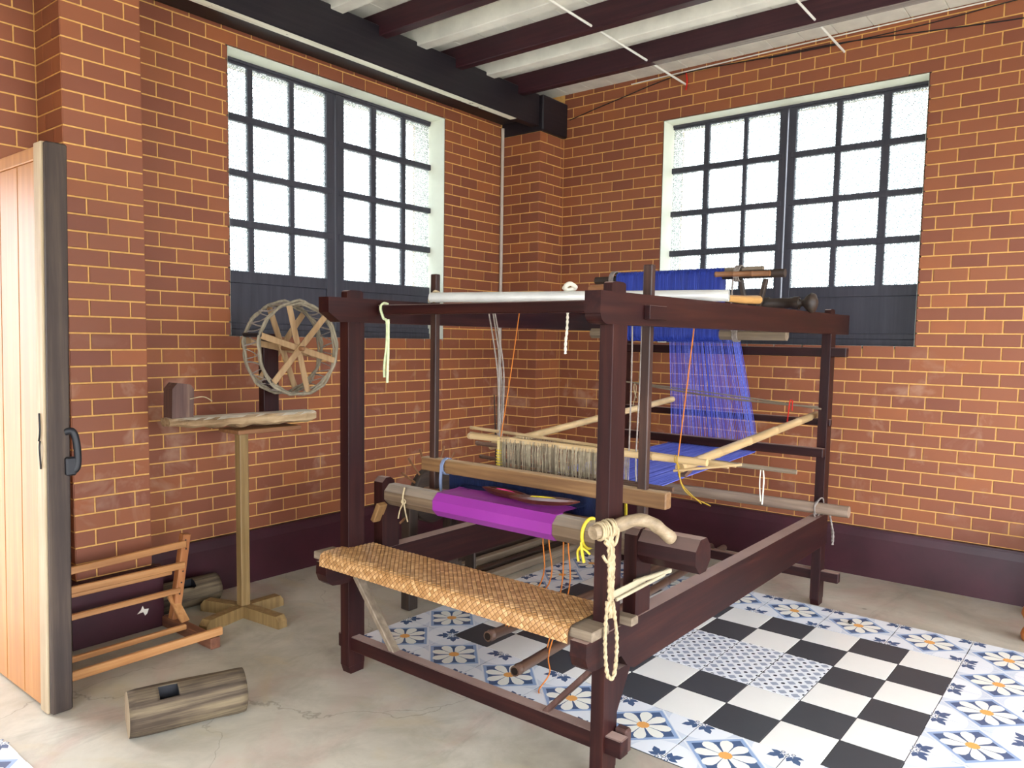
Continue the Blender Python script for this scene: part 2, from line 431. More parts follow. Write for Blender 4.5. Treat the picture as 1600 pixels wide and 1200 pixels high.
# ---- right wall (plane x = 0), looking at window 2
YN = -5.6
mb = slab_with_holes(MB(), YN, WT, -.05, 3.4, [(W2Y0, W2Y1, WZ0, WZ1)], 'y', 0.0, WT)
wall_right = mb.build('wall_right', MORTAR, base=(0, -2, 0)); tag(wall_right, 'brick wall with the right window behind the loom', kind='structure')
faces = []
for c in range(-1, 40):
    for s, e in cut(cells(YN, -.345, YPH, c), [(W2Y0, W2Y1)] if 4 <= c <= 24 else []): faces.append((c, s, e, lambda t, z: (0, t, z), -math.pi / 2))
lay(wall_right, faces)
# ---- piers
def pier(name, x0, x1, y0, label, top, sides):
    mb = MB().box(x0 + PROUD, x1 - (PROUD if 'r' in sides else 0), y0 + PROUD, .01, 0, top, 0)
    o = mb.build(name, MORTAR, base=((x0 + x1) / 2, y0 / 2, 0)); tag(o, label, kind='structure'); fc = []
    for c in range(-1, 40):
        if Z0 + (40 - c) * BH > top + .03: continue
        sp = cells(x0, x1, x0 + (.085 if name.endswith('left') else 0), c)
        for s, e in sp: fc.append((c, s, e, lambda t, z: (t, y0 + PROUD, z), 0))
        for s, e in cells(y0, 0, y0 + .0845, c):
            fc.append((c, s, e, lambda t, z: (x0 + PROUD, t, z), -math.pi / 2))
            if 'r' in sides: fc.append((c, s, e, lambda t, z: (x1 - PROUD, t, z), math.pi / 2))
    lay(o, fc); return o
pier('wall_pier_left', -3.352, -3.028, -.25, 'brick pier standing between the open door and the left window', 3.09, 'lr')
pier('wall_pier_corner', -.289, 0.0, -.345, 'brick pier in the corner where both brick walls meet', 2.806, 'l')
# ---- unseen walls and yard added behind the viewer, openings sized to shape the daylight
RW = plain('cream_wall_paint', 'd4d2cb', .8, .2, 3, .08)
mb = slab_with_holes(MB(), -6.2, .3, -.05, 3.4, [(-5.4, -.5, -.06, 2.2)], 'x', -5.9, -5.6)
tag(mb.build('wall_rear_added', RW, base=(-3, -5.75, 0)), 'unseen plain rear wall added behind the viewer, its wide opening sized for daylight', kind='structure')
mb = slab_with_holes(MB(), -5.9, .3, -.05, 3.4, [(-4.8, -1.7, -.06, 2.1)], 'y', -6.5, -6.2)
tag(mb.build('wall_side_added', RW, base=(-6.35, -3, 0)), 'unseen plain side wall added behind the viewer, its wide opening sized for daylight', kind='structure')
gm = MB().add([(-40, -40, -.065), (40, -40, -.065), (40, 40, -.065), (-40, 40, -.065)], [(0, 1, 2, 3)])
tag(gm.build('floor_yard_added', plain('yard_bounce_pale', 'd2ccbe', .9, .2, .5, .1)), 'unseen yard ground added outside the room, pale to bounce daylight in', kind='structure')  # unseen ground added outside, kept pale to bounce daylight through the openings
# ---- baseboards (painted dado)
def dado(name, poly_pts, label):
    """poly_pts: plan polyline of the wall face, offset outward to its right-hand side given by normals"""
    mb = MB()
    for (p, q, n) in poly_pts:
        p, q, n = Vector((*p, 0)), Vector((*q, 0)), Vector((*n, 0)); d = (q - p).normalized()
        prof = [(0, 0), (.032, 0), (.032, Z0 - .055), (.022, Z0 - .018), (.022, Z0 - .004), (0.0, Z0 - .001)]
        vs = [p + n * a + V(0, 0, z) for a, z in prof] + [q + n * a + V(0, 0, z) for a, z in prof]; m = len(prof)
        fs = [(i, i + 1, m + i + 1, m + i) for i in range(m - 1)] + [tuple(range(m)), tuple(range(m, 2 * m))]
        mb.add(vs, fs)
    o = mb.build(name, MAROON_PAINT); tag(o, label, kind='structure'); return o
dado('baseboard_left', [((-3.06, 0), (-.26, 0), (0, -1)), ((DX1, 0), (-3.33, 0), (0, -1)), ((XL, 0), (DX0, 0), (0, -1))], 'dark maroon painted skirting along the left window wall')
dado('baseboard_right', [((0, YN), (0, -.32), (-1, 0))], 'dark maroon painted skirting along the right window wall')
dado('baseboard_pier_left', [((-3.384, -.25), (-2.996, -.25), (0, -1)), ((-3.352, -.28), (-3.352, 0), (-1, 0)), ((-3.028, -.28), (-3.028, 0), (1, 0))], 'dark maroon skirting round the pier beside the door, paint flaked white')
dado('baseboard_pier_corner', [((-.32, -.345), (0.0, -.345), (0, -1)), ((-.289, -.375), (-.289, 0), (-1, 0))], 'dark maroon skirting round the corner pier')
fl = MB().add([(-3.118, -.2832, .085), (-3.10, -.2832, .10), (-3.092, -.2832, .117), (-3.085, -.2832, .10), (-3.065, -.2832, .098), (-3.072, -.2832, .078), (-3.082, -.2832, .07), (-3.09, -.2832, .088)], [(0, 7, 3, 2, 1), (3, 7, 6, 5, 4)])
fo = fl.build('flaked_patch', plain('flaked_white', 'd9d0c0', .8, .2), bpy.data.objects['baseboard_pier_left']); fo['label'] = 'white flaked paint patch'

# ---- windows
def window(idx, frame_fn, a_cols, label):
    """frame_fn(a, d, z): a along wall, d outward depth; a_cols: list of pane spans"""
    def bx(mb, a0, a1, d0, d1, z0, z1, ch=.003):
        p, q = frame_fn(a0, d0, z0), frame_fn(a1, d1, z1)
        return mb.box(min(p[0], q[0]), max(p[0], q[0]), min(p[1], q[1]), max(p[1], q[1]), z0, z1, ch)
    A0, A1 = a_cols['open']; base = frame_fn((A0 + A1) / 2, .13, WZ0)
    w = thing('window_%d' % idx, base, label, None, kind='structure')
    # plaster reveals
    for nm, r in (('jamb', (A0 - .012, A0 + .002, 0.0, .28, WZ0 - .012, WZ1 + .012)), ('jamb', (A1 - .002, A1 + .012, 0.0, .28, WZ0 - .012, WZ1 + .012)),
                  ('lintel', (A0 - .012, A1 + .012, 0.0, .28, WZ1 - .002, WZ1 + .012)), ('sill', (A0 - .012, A1 + .012, 0.0, .28, WZ0 - .012, WZ0 + .004))):
        bx(MB(), *r, ch=.001).build(nm, WHITE, w)
    D0, D1 = .130, .165
    # outer frame head and foot
    bx(MB(), A0 - .10, A1 + .10, D0 - .004, D1 + .03, WZ1 - .018, WZ1 + .06).build('frame_head', FRAME, w)
    bx(MB(), A0 - .10, A1 + .10, D0 - .004, D1 + .03, WZ0 - .02, WZ0 + .042).build('frame_foot', FRAME, w)
    zr = [(2.750, 2.494), (2.458, 2.206), (2.172, 1.944), (1.906, 1.672)]
    for cols in a_cols['sashes']:
        s0, s1 = cols['edge']; m = MB()
        bx(m, s0, cols['panes'][0][0], D0, D1, WZ0 + .042, WZ1 - .018); bx(m, cols['panes'][-1][1], s1, D0, D1, WZ0 + .042, WZ1 - .018)
        q0, q1 = cols['panes'][0][0], cols['panes'][-1][1]
        bx(m, q0, q1, D0 + .001, D1, zr[0][0], WZ1 - .018); bx(m, q0, q1, D0 + .001, D1, 1.607, zr[3][1])
        bx(m, q0, q1, D0 + .001, D1, WZ0 + .042, WZ0 + .075)
        sash = m.build('sash', FRAME, w)
        for i in range(3): bx(MB(), s0 + .02, s1 - .02, D0 - .006, D1 - .004, zr[i + 1][0], zr[i][1]).build('glazing_bar', FRAME, sash)
        for i in range(2): bx(MB(), cols['panes'][i][1], cols['panes'][i + 1][0], D0 + .003, D1 - .004, 1.667, 2.753).build('glazing_bar', FRAME, sash)
        bx(MB(), s0 + .02, s1 - .02, D0 + .012, D1 - .008, WZ0 + .06, 1.62).build('lower_panel', FRAME, sash)
        for z1, z0 in zr:
            for p0, p1 in cols['panes']: bx(MB(), p0 - .004, p1 + .004, D0 + .016, D0 + .021, z0 - .004, z1 + .004, .0005).build('pane', GLASS, sash)
    return w
window(1, lambda a, d, z: (a, d, z), {'open': (W1X0, W1X1), 'sashes': [
    {'edge': (-2.55, -1.694), 'panes': [(-2.50, -2.272), (-2.240, -2.007), (-1.977, -1.753)]},
    {'edge': (-1.686, -.83), 'panes': [(-1.625, -1.408), (-1.366, -1.147), (-1.113, -.885)]}]},
    'left window with dark charcoal frames and frosted panes in two sashes')
window(2, lambda a, d, z: (d, a, z), {'open': (W2Y0, W2Y1), 'sashes': [
    {'edge': (-2.79, -1.930), 'panes': [(-2.735, -2.507), (-2.463, -2.241), (-2.208, -1.977)]},
    {'edge': (-1.922, -1.08), 'panes': [(-1.875, -1.669), (-1.644, -1.412), (-1.376, -1.130)]}]},
    'right window behind the loom with dark charcoal frames and frosted panes')

# ---- floor with the tile carpet
mb = MB().box(-6.2, .3, -5.6, .3, -.06, 0, 0)
floor = mb.build('floor', CONCRETE, base=(-2, -2, 0)); tag(floor, 'stained grey concrete floor with a carpet of printed tiles', kind='structure')
RX, RY, RA = -1.04548, -3.17330, math.radians(-.6097)
def rug(u, v):
    a, b = -.2 * v, -.2 * u; ca, sa = math.cos(RA), math.sin(RA)
    return V(RX + a * ca - b * sa, RY + a * sa + b * ca, 0)
def tile_body(S, mi=0):
    h = S / 2 - .0020
    return MB().box(-h, h, -h, h, .0005, .004, .0006, mi)
def tile_obj(me, u, v, rz=0):
    o = bpy.data.objects.new('floor_tile', me); COL.objects.link(o); o.parent = floor; p = rug(u, v); o.location = (p.x + 2, p.y + 2, 0); o.rotation_euler = (0, 0, RA + rz); return o
ex = [rug(-10.5, -1.5), rug(1.5, -1.5), rug(1.5, 7.5), rug(-10.5, 7.5)]
g = MB().add([(p.x, p.y, .0022) for p in ex] + [(p.x, p.y, -.01) for p in ex], [(3, 2, 1, 0), (0, 1, 5, 4), (1, 2, 6, 5), (2, 3, 7, 6), (3, 0, 4, 7)]).build('grout', GROUT, floor)
mblack = tile_body(.2).mesh('black_tile', BLACKT); mwhite = tile_body(.2).mesh('white_tile', WHITET)
# small dotted pattern tile
m = tile_body(.2)
n = 4; cs = .1976 / n
def poly(m, pts, z, mi): m.add([(x, y, z) for x, y in pts], [tuple(range(len(pts)))], mi)
for i in range(n):
    for k in range(n):
        cx, cy = -.0988 + (i + .5) * cs, -.0988 + (k + .5) * cs; h = cs * .33
        poly(m, [(cx + h * math.cos(t) * (1 if q % 2 == 0 else .55), cy + h * math.sin(t) * (1 if q % 2 == 0 else .55)) for q, t in enumerate([j * math.pi / 4 + math.pi / 4 * 0 for j in range(8)])] if False else
             [(cx - h, cy - h * .15), (cx - h * .15, cy - h), (cx + h * .15, cy - h), (cx + h, cy - h * .15), (cx + h, cy + h * .15), (cx + h * .15, cy + h), (cx - h * .15, cy + h), (cx - h, cy + h * .15)], .0043, 1)
for i in range(n + 1):
    for k in range(n + 1):
        cx, cy = -.0988 + i * cs, -.0988 + k * cs; r = cs * .17
        q = [(max(-.0985, min(.0985, cx + r * math.cos(j * math.pi / 4 + .39))), max(-.0985, min(.0985, cy + r * math.sin(j * math.pi / 4 + .39)))) for j in range(8)]
        poly(m, q, .0045, 2)
mdots = m.mesh('dotted_tile', [T_ICE, T_GREY, T_DOT])
# flower tile: a diamond with eight petals, corner sprigs
m = tile_body(.3); H = .1487
def diamond(r): return [(r, 0), (0, r), (-r, 0), (0, -r)]
for sx in (-1, 1):
    for sy in (-1, 1):
        pts = [(sx * H, sy * H)] + [(sx * (H - .112 * math.cos(t)), sy * (H - .112 * math.sin(t))) for t in [j * math.pi / 16 for j in range(9)]]
        poly(m, pts if sx * sy > 0 else pts[::-1], .0042, 1)
        # sprig in the corner, pointing to the tile's middle
        d = V(-sx, -sy, 0).normalized(); e = V(-d.y, d.x, 0); c0 = V(sx * H, sy * H, 0)
        def leaf(o, dr, L, w, z, mi):
            sd = V(-dr.y, dr.x, 0); pts = [o, o + dr * L * .3 - sd * w * .9, o + dr * L * .6 - sd * w, o + dr * L, o + dr * L * .6 + sd * w, o + dr * L * .3 + sd * w * .9]
            poly(m, [(p.x, p.y) for p in pts], z, mi)
        leaf(c0 + d * .026, d, .048, .0125, .0044, 3)
        for sg in (-1, 1):
            dr = (d * .62 + e * sg * .78).normalized(); leaf(c0 + d * .020, dr, .038, .0095, .0044, 3)
            t1 = c0 + d * .012 + e * sg * .010
            poly(m, [(t1.x + .0075 * math.cos(j * math.pi / 4), t1.y + .0075 * math.sin(j * math.pi / 4)) for j in range(8)], .0044, 3)
            poly(m, [(t1.x + .0042 * math.cos(j * math.pi / 4), t1.y + .0042 * math.sin(j * math.pi / 4)) for j in range(8)], .0046, 4)
poly(m, diamond(.1478), .0048, 1); poly(m, diamond(.1420), .0049, 0); poly(m, diamond(.1370), .0050, 2); poly(m, diamond(.1190), .0052, 3)
for k in range(4):
    for sg in (-1, 1):
        t = k * math.pi / 2 + sg * .36; dr = V(math.cos(t), math.sin(t), 0); sd = V(-dr.y, dr.x, 0); L, w = .098, .0210
        prof = [(.10, .15), (.35, .55), (.62, .98), (.80, 1.0), (.92, .7), (1.0, 0), (.92, -.7), (.80, -1.0), (.62, -.98), (.35, -.55), (.10, -.15)]
        poly(m, [((dr * L * a - sd * w * b).x, (dr * L * a - sd * w * b).y) for a, b in prof], .0054, 4)
poly(m, [(.023 * math.cos(j * math.pi / 4 + .39), .023 * math.sin(j * math.pi / 4 + .39)) for j in range(8)], .0056, 5)
mflower = m.mesh('flower_tile', [T_PALE, T_ICE, T_SKY, T_NAVY, T_CREAM, T_ORANGE])
for iu in range(9):
    for iv in range(6):
        me = mdots if (2 <= iu <= 6 and 2 <= iv <= 3) else (mwhite if (iu + iv) % 2 == 0 else mblack)
        tile_obj(me, -iu - .5, iv + .5)
for i in range(8):
    for k in range(6):
        if i in (0, 7) or k in (0, 5): tile_obj(mflower, -10.5 + 1.5 * (i + .5), -1.5 + 1.5 * (k + .5))

for (x, y) in ((-3.976, -1.030), (-4.276, -1.033), (-3.979, -.730), (-4.279, -.733)):
    o = bpy.data.objects.new('floor_tile', mflower); COL.objects.link(o); o.parent = floor; o.location = (x + 2, y + 2, 0); o.rotation_euler = (0, 0, RA)
# ---- ceiling
ceil = MB().box(-6.2, .3, -5.6, .3, CT + .03, CT + .10, 0).build('ceiling', CEILWHITE, base=(-2, -2, CT)); tag(ceil, 'white boarded ceiling carried on dark and white joists', kind='structure')
y = -.02
while y > -5.4:
    w = .185; MB().box(-6.15, -.002, y - w + .003, y, CT, CT + .03, .002).build('ceiling_board', CEILWHITE, ceil); y -= w
x = -.485
i = 0
while x > -6:
    MB().box(x - .06, x, -5.5, -.02, 2.965, CT, .004).build('joist', joistwood('y'), ceil)
    MB().box(x - .385, x - .305, -5.5, -.02, 2.998, CT, .003).build('white_joist', CEILWHITE, ceil)
    x -= .612
PEEL = wood('peeled_white_timber', [(.25, 'c0bca8'), (.5, 'e6e3d0'), (.75, 'f4f2e4')], 'x', .8, .2, 1, .3, wear=('5a4a40', .62))
MB().box(-.544, -.486, -5.5, -1.35, 2.9625, 2.9655, .0005).build('peeled_underside', wood('peeled_grey_timber', [(.25, '5a4c48'), (.5, '8a807a'), (.75, 'b0a8a0')], 'y', .8, .2, 1, .3), ceil)
main = MB().box(-5.6, -.301, -.345, -.275, 2.806, 3.022, .006)
mo = main.build('main_beam', [ceilwood('x')], ceil)
MB().box(-5.6, -.301, -.272, -.004, 2.868, 3.022, .004).build('wall_plate', ceilwood('x'), ceil)
MB().box(-5.6, -.55, -.338, -.285, 2.8045, 2.8075, .001).build('peeled_strip', PEEL, ceil)
MB().box(-.300, .0, -.374, -.002, 2.779, 3.021, .008).build('beam_end_block', ceilwood('x'), ceil)

# ---- door
dr = thing('door_1', (-3.635, -.42, 0), 'open orange wooden plank door with dark weathered edge', None, kind='structure')
def door_part(mb, name, mat):
    for v in mb.v: v.x += .018 * v.z
    return mb.build(name, mat, dr)
DOORW = wood('door_orange_wood', [(.25, '8f5a2a'), (.5, 'a66f38'), (.75, 'b8854c')], 'z', .5, .4, .6)
DOORP = wood('door_pale_edge', [(.25, '8f7a5c'), (.5, 'ad987a'), (.75, 'c4b496')], 'z', .65, .3, .8)
ys = [-.735, -.57, -.40, -.235, -.07]
for a, b in zip(ys[:-1], ys[1:]): door_part(MB().box(-3.662, -3.618, a + .0015, b - .0015, .012, 1.90, .003), 'plank', DOORW)
door_part(MB().box(-3.670, -3.612, -.795, -.7355, .004, 1.955, .003), 'stile', DOORP)
door_part(MB().box(-3.670, -3.612, -.07, -.01, .004, 1.955, .003), 'stile', DOORW)
door_part(MB().box(-3.668, -3.614, -.735, -.07, 1.90, 1.945, .003), 'top_rail', DOORW)
door_part(MB().box(-3.664, -3.596, -.82, -.796, .006, 1.953, .005), 'edge_board', wood('door_dark_edge', [(.25, '231d1a'), (.5, '3a2f29'), (.75, '54463a')], 'z', .7, .3, .8, .4))
h = MB(); strand(h, [(-3.594, -.815, .985), (-3.572, -.825, .985), (-3.562, -.83, .93), (-3.565, -.83, .86), (-3.594, -.82, .845)], .0125, 8)
h.box(-3.60, -3.566, -.838, -.812, .835, .90, .006)
h.build('door_handle', BLACK, dr)
h = MB(); strand(h, [(-3.654, -.765, 1.05), (-3.656, -.772, .99), (-3.655, -.758, .955)], .003, 6); strand(h, [(-3.656, -.77, .955), (-3.660, -.776, .93), (-3.656, -.77, .86)], .003, 6); h.build('latch_hook', BLACK, dr)

# ---- pipes and cables
def pipe(pts, r, label, mat=PVC, name='conduit_pipe', cat='pipe', group=None, n=1, seg=10):
    o = MB().tube(bez(pts, n) if n > 1 else pts, r, seg).build(name, mat, base=pts[0]); return tag(o, label, cat, group)
pipe([(-.304, -.018, 2.84), (-.304, -.018, .30)], .0125, 'white vertical conduit pipe in the corner beside the brick pier', plain('dusty_pvc', 'b9aa9c', .5, .4))
pipe([(-.004, -1.305, 2.982), (-3.2, -1.345, 2.982)], .0065, 'thin white conduit under the ceiling ending at the red string')
pipe([(-.004, -2.275, 2.982), (-3.2, -2.30, 2.982)], .0065, 'thin white conduit under the ceiling above the right window')
pipe([(-.012, -.40, 2.905), (-.012, -.8, 2.98), (-.012, -1.29, 3.055), (-.012, -1.84, 3.04), (-.012, -2.3, 3.03), (-.012, -3.2, 2.955), (-.012, -4.2, 2.93)], .0035, 'dark cable strung from the corner beam along the right wall', BLACK, 'electric_cable', 'cable', n=6, seg=6)
pipe([(-.010, -1.84, 3.035), (-.010, -2.31, 3.028), (-.010, -2.73, 3.035), (-.010, -3.2, 3.06), (-.010, -4.2, 3.08)], .003, 'upper dark cable rising to the right over the window', BLACK, 'electric_cable', 'cable', n=6, seg=6)
pipe([(-.012, -.9, 3.06), (-.014, -1.9, 3.072), (-.014, -2.9, 3.078), (-.012, -4.0, 3.08)], .004, 'white cable tucked under the ceiling along the right wall', PVC, 'electric_cable', 'cable', n=5, seg=6)
o = MB(); strand(o, [(-.02, -1.306, 3.05), (-.022, -1.316, 3.0), (-.02, -1.308, 2.945)], .005); tag(o.build('red_string', RED, base=(-.02, -1.31, 2.95)), 'red string dangling from the ceiling conduit over the right wall', 'string')
#PART2

# =================================================================== the loom
LB = (-1.72, -1.9, 0)
loom = thing('handloom', LB, 'large maroon timber handloom frame standing on the tiles and concrete', 'loom')
FX0, FX1, BX0, BX1 = -2.785, -2.705, -.730, -.655
LY0, LY1, RY0, RY1 = -1.325, -1.275, -2.490, -2.445
def lp(name, mb, mat, label=None): return mb.build(name, mat, loom, label=label)
def post(x0, x1, y0, y1, top, taper=0):
    m = MB().box(x0, x1, y0, y1, .03, top - .12, .0012)
    m.prism([(x0 + .012, .0), (x1 - .004, .0), (x1, .035), (x0, .035)], y0 + .002, y1 - .002)
    # rounded tenon through the top beam
    xm = (x0 + x1) / 2; w = (x1 - x0) / 2
    m.prism([(xm - w, top - .125), (xm + w, top - .125)] + [(xm + w * math.cos(t) ** .5 if math.cos(t) > 0 else xm - w * (-math.cos(t)) ** .5, top - .02 + .02 * math.sin(t) ** .5) for t in [k * math.pi / 10 for k in range(1, 10)]], y0 + .008, y1 - .008)
    return m
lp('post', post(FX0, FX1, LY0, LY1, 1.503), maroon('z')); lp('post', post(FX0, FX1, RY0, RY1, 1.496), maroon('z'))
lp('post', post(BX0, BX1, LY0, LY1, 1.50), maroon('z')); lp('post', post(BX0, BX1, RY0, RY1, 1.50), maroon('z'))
def top_beam(y0, y1, z0, z1, e):
    cv = [(-2.86 + .045 * (1 - math.cos(t)), z0 + .028 - .028 * math.sin(t)) for t in [k * math.pi / 12 for k in range(7)]]
    return MB().prism([(-2.862, z1), (-2.862, z0 + .030)] + cv + [(e, z0 + .006), (e, z1 + .012)], y0, y1)
def top_beam_l(y0, y1, z0, z1, e):
    return MB().prism([(-2.88, z1), (-2.88, z0 + .036), (-2.826, z0), (e, z0), (e, z1 + .004)], y0, y1)
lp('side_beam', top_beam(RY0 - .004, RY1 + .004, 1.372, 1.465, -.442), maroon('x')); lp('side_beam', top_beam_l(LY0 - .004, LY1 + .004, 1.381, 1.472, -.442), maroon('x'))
lp('front_cross_rail', MB().box(-2.645, -2.612, RY1 - .003, LY0 - .005, 1.414, 1.452, .003), brownwood('y') if False else maroon('y'))
lp('tenon_block', MB().box(-2.617, -2.510, RY0 - .024, RY0 - .0045, 1.392, 1.434, .001), maroon('x'))
for z0, z1, x0, x1 in ((1.263, 1.310, -.718, -.675), (.918, .952, -.712, -.680), (.770, .815, -.810, -.775)):
    lp('back_rail', MB().box(x0, x1, -2.560 if z0 > 1 else -2.50, -1.235, z0, z1, .003), maroon('y'))
lp('back_rail_bracket', MB().box(-.7745, -.7305, -1.32, -1.285, .776, .808, .002), maroon('x')); lp('back_rail_bracket', MB().box(-.7745, -.7305, -2.485, -2.45, .776, .808, .002), maroon('x'))
lp('back_foot_rail', MB().box(-.715, -.678, -2.575, -1.22, .130, .180, .003), maroon('y'))
def side_rail(y0, y1, z0, z1):
    fr = [(-2.895, z1), (-2.897, z1 - .045), (-2.885, z1 - .075), (-2.865, z1 - .09), (-2.83, z1 - .095), (-2.70, z1 - .095), (-2.66, z0 + .02), (-2.62, z0)]
    return MB().prism(fr + [(-.66, z0), (-.66, z1)], y0, y1)
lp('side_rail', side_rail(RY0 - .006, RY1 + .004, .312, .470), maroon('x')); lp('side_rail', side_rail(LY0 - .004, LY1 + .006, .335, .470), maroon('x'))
lp('front_foot_rail', MB().box(-2.772, -2.728, -2.545, -1.245, .094, .150, .003), maroon('y'))
lp('peg', MB().box(-2.722, -2.690, -2.535, -2.491, .085, .160, .006), wornbrown('z'))
lp('peg', MB().box(-2.705, -2.665, -2.532, -2.450, .474, .500, .003), greywood('y'))
lp('brace', MB().bar((-2.750, -1.335, .395), (-2.750, -1.560, .135), .022, .036, (1, 0, 0)), greywood('z'), 'grey unpainted diagonal brace')
lp('brace', MB().bar((-2.752, -2.450, .355), (-2.752, -2.245, .13), .018, .03, (1, 0, 0)), wornbrown('z'))
lp('brace', MB().prism([(-2.70, .325), (-2.61, .325), (-2.70, .18)], RY0 + .008, RY1 - .004), maroon('z'))
lp('brace', MB().bar((-.735, -2.27, .165), (-.735, -2.455, .325), .014, .022, (1, 0, 0)), greywood('z'), 'thin grey diagonal brace')
# bench
m = MB().box(-2.880, -2.787, -2.505, -1.232, .471, .500, .003); m.box(-2.7865, -2.660, RY1 + .003, LY0 - .004, .471, .498, .003)
lp('seat_plank', m, greywood('y'), 'grey plank seat')
# roller holders standing on the side rails
def holder(y0, y1, top):
    x0, x1 = -2.612, -2.520
    return MB().prism([(x0, .470), (x1, .470), (x1, top - .06), (x1 - .02, top - .06), (x1 - .03, top - .012), (x1 - .05, top), (x0 + .02, top), (x0, top - .018)], y0, y1)
lp('roller_holder', holder(RY0, RY1, .745), maroon('z')); lp('roller_holder', holder(LY0, LY1, .760), maroon('z'))
lp('stop_block', MB().bar((-2.625, -1.338, .66), (-2.625, -1.30, .585), .022, .045, (1, 0, 0)), wood('tan_wood', [(.3, '6b4a2a'), (.7, '8d6a3f')], 'z', .6))

# ---- mat on the bench
def mat_section(s):
    pts = [(-2.658, .500), (-2.662, .507), (-2.78, .508), (-2.872, .508), (-2.889, .502), (-2.895, .488), (-2.897, .468), (-2.896, .455)]
    pp = [Vector((x, z)) for x, z in pts]; L = [(pp[i + 1] - pp[i]).length for i in range(len(pp) - 1)]
    tot = sum(L)
    for i, l in enumerate(L):
        if s <= l or i == len(L) - 1:
            d = (pp[i + 1] - pp[i]) / l; q = pp[i] + d * min(s, l); return q, Vector((d.y, -d.x)), tot
        s -= l
S_TOT = mat_section(0)[2]
mat_m = MB(); a = .0105; T0, T1 = -2.432, -1.290
def matp(s, t, up):
    q, nrm, _ = mat_section(max(0, min(S_TOT, s)))
    wav = .0012 * math.sin(t * 9 + s * 11) + .0008 * math.sin(t * 23)
    t = max(T0, min(T1, t))
    if q.x > -2.787: t = min(t, LY0 - .004)
    return V(q.x, t, q.y + max(wav, -.001) * (1 if q.x > -2.87 else .3)) + V(nrm.x, 0, nrm.y) * up
nrm_sign = 1
for i in range(-90, 130):
    for k in range(-90, 130):
        s = (i + k) * a; t = T0 + (i - k) * a
        if not (-a * .5 < s < S_TOT + a * .5 and T0 - a * .5 < t < T1 + a * .5): continue
        if s < S_TOT * .42 and t > LY0 + .004: continue
        e = .16
        horiz = (i // 2 + k // 2) % 2
        c = matp(s, t, .0015)
        b_ = a * .91; cs_ = [matp(s + b_, t, 0), matp(s, t + b_, 0), matp(s - b_, t, 0), matp(s, t - b_, 0)]
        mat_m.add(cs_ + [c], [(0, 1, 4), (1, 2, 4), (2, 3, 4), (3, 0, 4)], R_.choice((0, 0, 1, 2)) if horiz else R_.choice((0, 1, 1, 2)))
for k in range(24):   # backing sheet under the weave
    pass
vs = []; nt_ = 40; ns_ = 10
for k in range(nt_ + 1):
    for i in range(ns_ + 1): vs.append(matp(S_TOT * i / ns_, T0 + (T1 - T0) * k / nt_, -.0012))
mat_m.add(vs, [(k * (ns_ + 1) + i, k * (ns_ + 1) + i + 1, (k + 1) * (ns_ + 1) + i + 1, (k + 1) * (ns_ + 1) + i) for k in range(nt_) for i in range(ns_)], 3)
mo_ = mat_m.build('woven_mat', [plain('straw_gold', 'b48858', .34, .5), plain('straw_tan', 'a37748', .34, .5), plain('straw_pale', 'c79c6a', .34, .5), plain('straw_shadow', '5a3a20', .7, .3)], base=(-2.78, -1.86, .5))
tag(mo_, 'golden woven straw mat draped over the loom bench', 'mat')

# ---- cloth roller
RXc, RZc = -2.560, .690
def octo(mb, y0, y1, r, rot=.3927, mi=0, cx=RXc, cz=RZc):
    q = [(cx + r * math.cos(rot + k * math.pi / 4), cz + r * math.sin(rot + k * math.pi / 4)) for k in range(8)]
    return mb.prism(q, y0, y1, 'xz', mi)
rl = thing('cloth_roller', (RXc, -1.95, RZc), 'octagonal wooden cloth roller lying across the loom front', 'roller')
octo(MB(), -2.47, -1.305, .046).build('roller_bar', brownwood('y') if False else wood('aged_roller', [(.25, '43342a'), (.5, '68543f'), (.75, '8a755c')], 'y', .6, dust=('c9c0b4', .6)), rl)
octo(MB(), -2.685, -2.492, .056).build('roller_head', maroon('y'), rl)
lv = MB(); pts = bez([(-2.600, -2.600, .735), (-2.640, -2.583, .768), (-2.672, -2.562, .793), (-2.72, -2.540, .803), (-2.79, -2.515, .793), (-2.872, -2.492, .785)], 8)
lever = None; lv.tube(pts, [.0195 + .0012 * math.sin(i * .7) for i in range(len(pts))], 12); lever = lv.build('turning_lever', wood('driftwood', [(.25, '5b4a35'), (.5, '8e7a5f'), (.75, 'b6a284')], 'x', .6), rl, label='curved driftwood turning stick')
rb = MB()
for k in range(7): ring(rb, (-2.848 + .008 * k, -2.4985 - .0025 * k, .7865 + .001 * k), (1, -.35 + jit(.2), jit(.2)), .0235 + jit(.002), .0042, 14)
strand(rb, [(-2.835, -2.52, .80), (-2.80, -2.53, .79), (-2.80, -2.525, .75), (-2.83, -2.525, .745), (-2.85, -2.52, .76)], .0055); strand(rb, [(-2.845, -2.515, .77), (-2.83, -2.53, .74), (-2.835, -2.522, .70), (-2.85, -2.515, .72)], .005)
rb.build('lashing', ROPE, lever)
rb = MB()
for k in range(3):
    o_ = k * .007; twist(rb, [(-2.835 + o_, -2.522, .775), (-2.826 + o_, -2.522 - o_ * .3, .70), (-2.818 + o_, -2.520, .60), (-2.812 + o_ * .6, -2.520, .53)], .0042, .0034)
twist(rb, [(-2.822, -2.516, .58), (-2.826, -2.514, .47), (-2.822, -2.520, .375), (-2.812, -2.528, .352), (-2.800, -2.534, .372), (-2.794, -2.534, .47), (-2.806, -2.524, .58)], .0040, .0032)
tag(rb.build('cream_rope', ROPE, base=(-2.83, -2.5, .36)), 'cream twisted rope hanging in a loop down the near loom post', 'rope')
